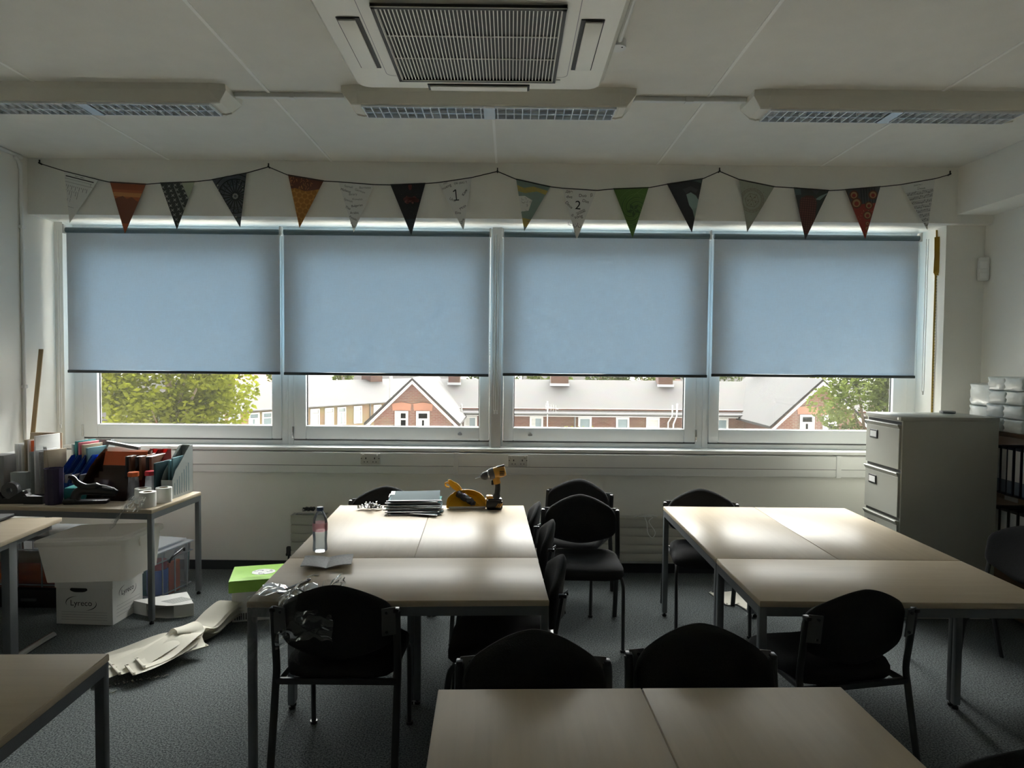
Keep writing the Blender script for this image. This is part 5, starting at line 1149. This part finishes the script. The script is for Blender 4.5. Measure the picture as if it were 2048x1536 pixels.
# yellow terrace running away to the right
r = thing('yellow_terrace', 'long low yellow brick terrace with pale roof seen in the left windows', 'house', (-22.5, 41.4, -7.2), .942)
wy = MB('yellowbrick').bx(2.6, 30, 0, 8.6, 0, 5.15).done('wall', r, smooth=False)
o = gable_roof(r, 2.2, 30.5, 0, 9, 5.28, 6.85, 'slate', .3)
MB('gutter').bx(2.3, 30.4, -.38, -.26, 5.08, 5.17).cyl((18.9, -.08, 5.1), (18.9, -.08, 0), .05, n=8).done('gutter', r, smooth=False)
for s_, c_ in ((5.6, 'curtain'), (6.75, 'half'), (8.25, 'curtain'), (9.3, 'none'), (13.4, 'blind'), (14.75, 'blind'), (15.95, 'curtain'), (17.6, 'blind'), (19.7, 'blind'), (21.9, 'blind')): win_box(r, s_-.42, s_+.42, 3.55, 4.95, -.03, c_)
MB('brick').bx(22.6, 24.0, 3.9, 5.1, 6.0, 8.3).bx(8.0, 9.4, 4.0, 5.2, 6.2, 7.9).done('chimney', r, smooth=False)
r = thing('orange_house', 'small orange brick house behind the leafy tree', 'house', (-25.0, 42.5, -7.2))
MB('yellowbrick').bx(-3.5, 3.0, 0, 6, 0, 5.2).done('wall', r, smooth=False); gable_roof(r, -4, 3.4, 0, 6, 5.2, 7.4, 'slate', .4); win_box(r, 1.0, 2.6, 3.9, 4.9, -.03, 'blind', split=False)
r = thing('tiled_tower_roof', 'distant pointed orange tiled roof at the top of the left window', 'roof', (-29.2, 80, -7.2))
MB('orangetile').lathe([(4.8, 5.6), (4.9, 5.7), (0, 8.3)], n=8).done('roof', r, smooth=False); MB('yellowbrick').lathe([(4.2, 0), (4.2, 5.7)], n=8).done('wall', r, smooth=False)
for i, (x, y, w_, h_) in enumerate(((-14, 84, 13, 7.6), (8, 86, 12, 8.2), (28, 84, 14, 8.4))):
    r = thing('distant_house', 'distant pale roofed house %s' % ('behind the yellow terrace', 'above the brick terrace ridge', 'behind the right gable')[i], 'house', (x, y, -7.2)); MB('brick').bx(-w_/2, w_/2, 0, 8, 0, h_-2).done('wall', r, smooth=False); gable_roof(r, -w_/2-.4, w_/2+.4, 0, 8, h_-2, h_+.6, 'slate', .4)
# street lamp, pole, aerial, flues
r = thing('street_lamp', 'dark street lamp in front of the yellow terrace', 'street lamp', (-11.92, 30, -7.2)); MB('lamppost').tube([(0, 0, 0), (0, 0, 4), (0, 0, 7.1)], [.07, .05, .04], 10).done('pole', r); MB('lamppost').box((-.10, 0, 7.12), (.36, .12, .07), bev=.02).done('lamp_head', r)
tag(MB('midgrey').cyl((-9.9, 58, -7.2), (-9.9, 58, 3.5), .14, n=10).done('telegraph_pole', origin=(-9.9, 58, -7.2)), 'tall grey telegraph pole beside the left gable roof', 'pole')
k = MB('whitepaint').cyl((2.14, 39.55, -4), (2.14, 39.55, -.75), .035, n=8).cyl((2.0, 39.5, -1.02), (2.75, 39.5, -1.2), .015, n=6)
for i in range(5): k.cyl((2.05+.14*i, 39.5, -1.22-.03*i), (2.05+.14*i, 39.5, -.85-.03*i), .012, n=6)
tag(k.done('tv_aerial', origin=(2.14, 39.55, -4)), 'white television aerial on the brick terrace wall', 'aerial')
tag(MB('whitepaint').tube([(9.04, 39.8, -7), (9.04, 39.7, -1.9), (9.2, 39.45, -1.5), (9.22, 39.45, -.9)], .042, 8).done('flue_pipe', origin=(9.1, 39.7, -2)), 'white soil pipe on the brick terrace wall', 'pipe')
tag(MB('lead').tube([(9.34, 39.8, -7), (9.34, 39.7, -2.0), (9.46, 39.45, -1.5), (9.48, 39.45, -.82)], .045, 8).done('flue_pipe', origin=(9.4, 39.7, -2)), 'grey soil pipe beside the white one on the terrace wall', 'pipe')
tag(MB('whitepaint').tube([(-2.73, 39.9, -7), (-2.73, 39.45, -2.3), (-2.73, 39.45, -.95)], .05, 8).done('flue_pipe', origin=(-2.73, 39.7, -2)), 'white pipe on the terrace wall beside the left gable', 'pipe')
# trees
def tree(label, x, y, zc, rad, n, leaf, m, lumps, seed, name='leafy_tree', trunk=True):
    rs = random.Random(seed); r = thing(name, label, 'tree', (x, y, -7.2)); mb = MB(M[m]); zc += 7.2
    L_ = []
    for _ in range(lumps):
        a, b2, q = rs.uniform(0, 2*PI), math.asin(rs.uniform(-1, 1)), rs.uniform(.55, .85)
        L_.append((rad[0]*q*math.cos(b2)*math.cos(a), rad[1]*q*math.cos(b2)*math.sin(a), zc+rad[2]*q*math.sin(b2), rs.uniform(.26, .42)*min(rad)))
    for i in range(n):
        lx, ly, lz, lr = rs.choice(L_); a, b2 = rs.uniform(0, 2*PI), math.asin(rs.uniform(-1, 1)); q = lr*rs.uniform(.55, 1)**.5
        c_ = Vector((lx+q*math.cos(b2)*math.cos(a), ly+q*math.cos(b2)*math.sin(a), lz+q*math.sin(b2)))
        A = Vector((rs.uniform(-1, 1), rs.uniform(-1, 1), rs.uniform(-.7, .4))).normalized(); B = A.orthogonal().normalized(); B = (B*math.cos(a*3)+A.cross(B)*math.sin(a*3))
        s_ = leaf*rs.uniform(.7, 1.3); mb.ngon([c_-A*s_, c_+B*s_*.55, c_+A*s_, c_-B*s_*.55])
    mb.done('foliage', r, smooth=False)
    if trunk:
        k = MB('bark').tube([(0, 0, 0), (.05, 0, zc*.5), (0, 0, zc)], [.22, .16, .06], 8)
        for lx, ly, lz, lr in L_[:10]: k.tube([(0, 0, zc*.72), (lx*.5, ly*.5, (lz+zc*.72)*.5+.1), (lx, ly, lz)], [.06, .04, .015], 5)
        k.done('trunk', r)
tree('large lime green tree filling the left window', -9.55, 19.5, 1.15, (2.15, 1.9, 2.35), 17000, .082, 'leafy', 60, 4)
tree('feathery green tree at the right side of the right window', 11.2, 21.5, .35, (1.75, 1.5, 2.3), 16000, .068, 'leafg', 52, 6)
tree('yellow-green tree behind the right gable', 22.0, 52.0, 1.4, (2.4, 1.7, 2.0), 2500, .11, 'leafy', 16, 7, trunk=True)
for i, (x, y) in enumerate(((-1.5, 60), (3.5, 62), (8, 60), (12.5, 63), (17.5, 60), (24, 62))):
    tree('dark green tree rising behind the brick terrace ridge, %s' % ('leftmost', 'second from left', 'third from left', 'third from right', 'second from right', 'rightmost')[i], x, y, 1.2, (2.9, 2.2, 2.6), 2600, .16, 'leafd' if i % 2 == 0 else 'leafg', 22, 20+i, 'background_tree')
for i, (x, y) in enumerate(((-31, 70), (-24, 72), (-18.5, 76))):
    tree('small green tree above the yellow terrace roof, %s' % ('left', 'middle', 'right')[i], x, y, .2, (1.6, 1.6, 1.6), 900, .16, 'leafg', 12, 40+i, 'background_tree')
r = thing('garden_bush', 'small yellow-green bush below the brick terrace windows', 'bush', (3.3, 37.5, -7.2)); mb = MB(M['leafy']); rs = random.Random(2)
for i in range(700):
    c_ = Vector((rs.gauss(0, .45), rs.gauss(0, .4), 4.6+rs.uniform(-3, .6))); A = Vector((rs.uniform(-1, 1), rs.uniform(-1, 1), rs.uniform(-1, 1))).normalized(); B = A.orthogonal().normalized(); mb.ngon([c_-A*.1, c_+B*.06, c_+A*.1, c_-B*.06])
mb.done('foliage', r, smooth=False); MB('bark').tube([(0, 0, 0), (0, 0, 3)], .08, 6).done('trunk', r)
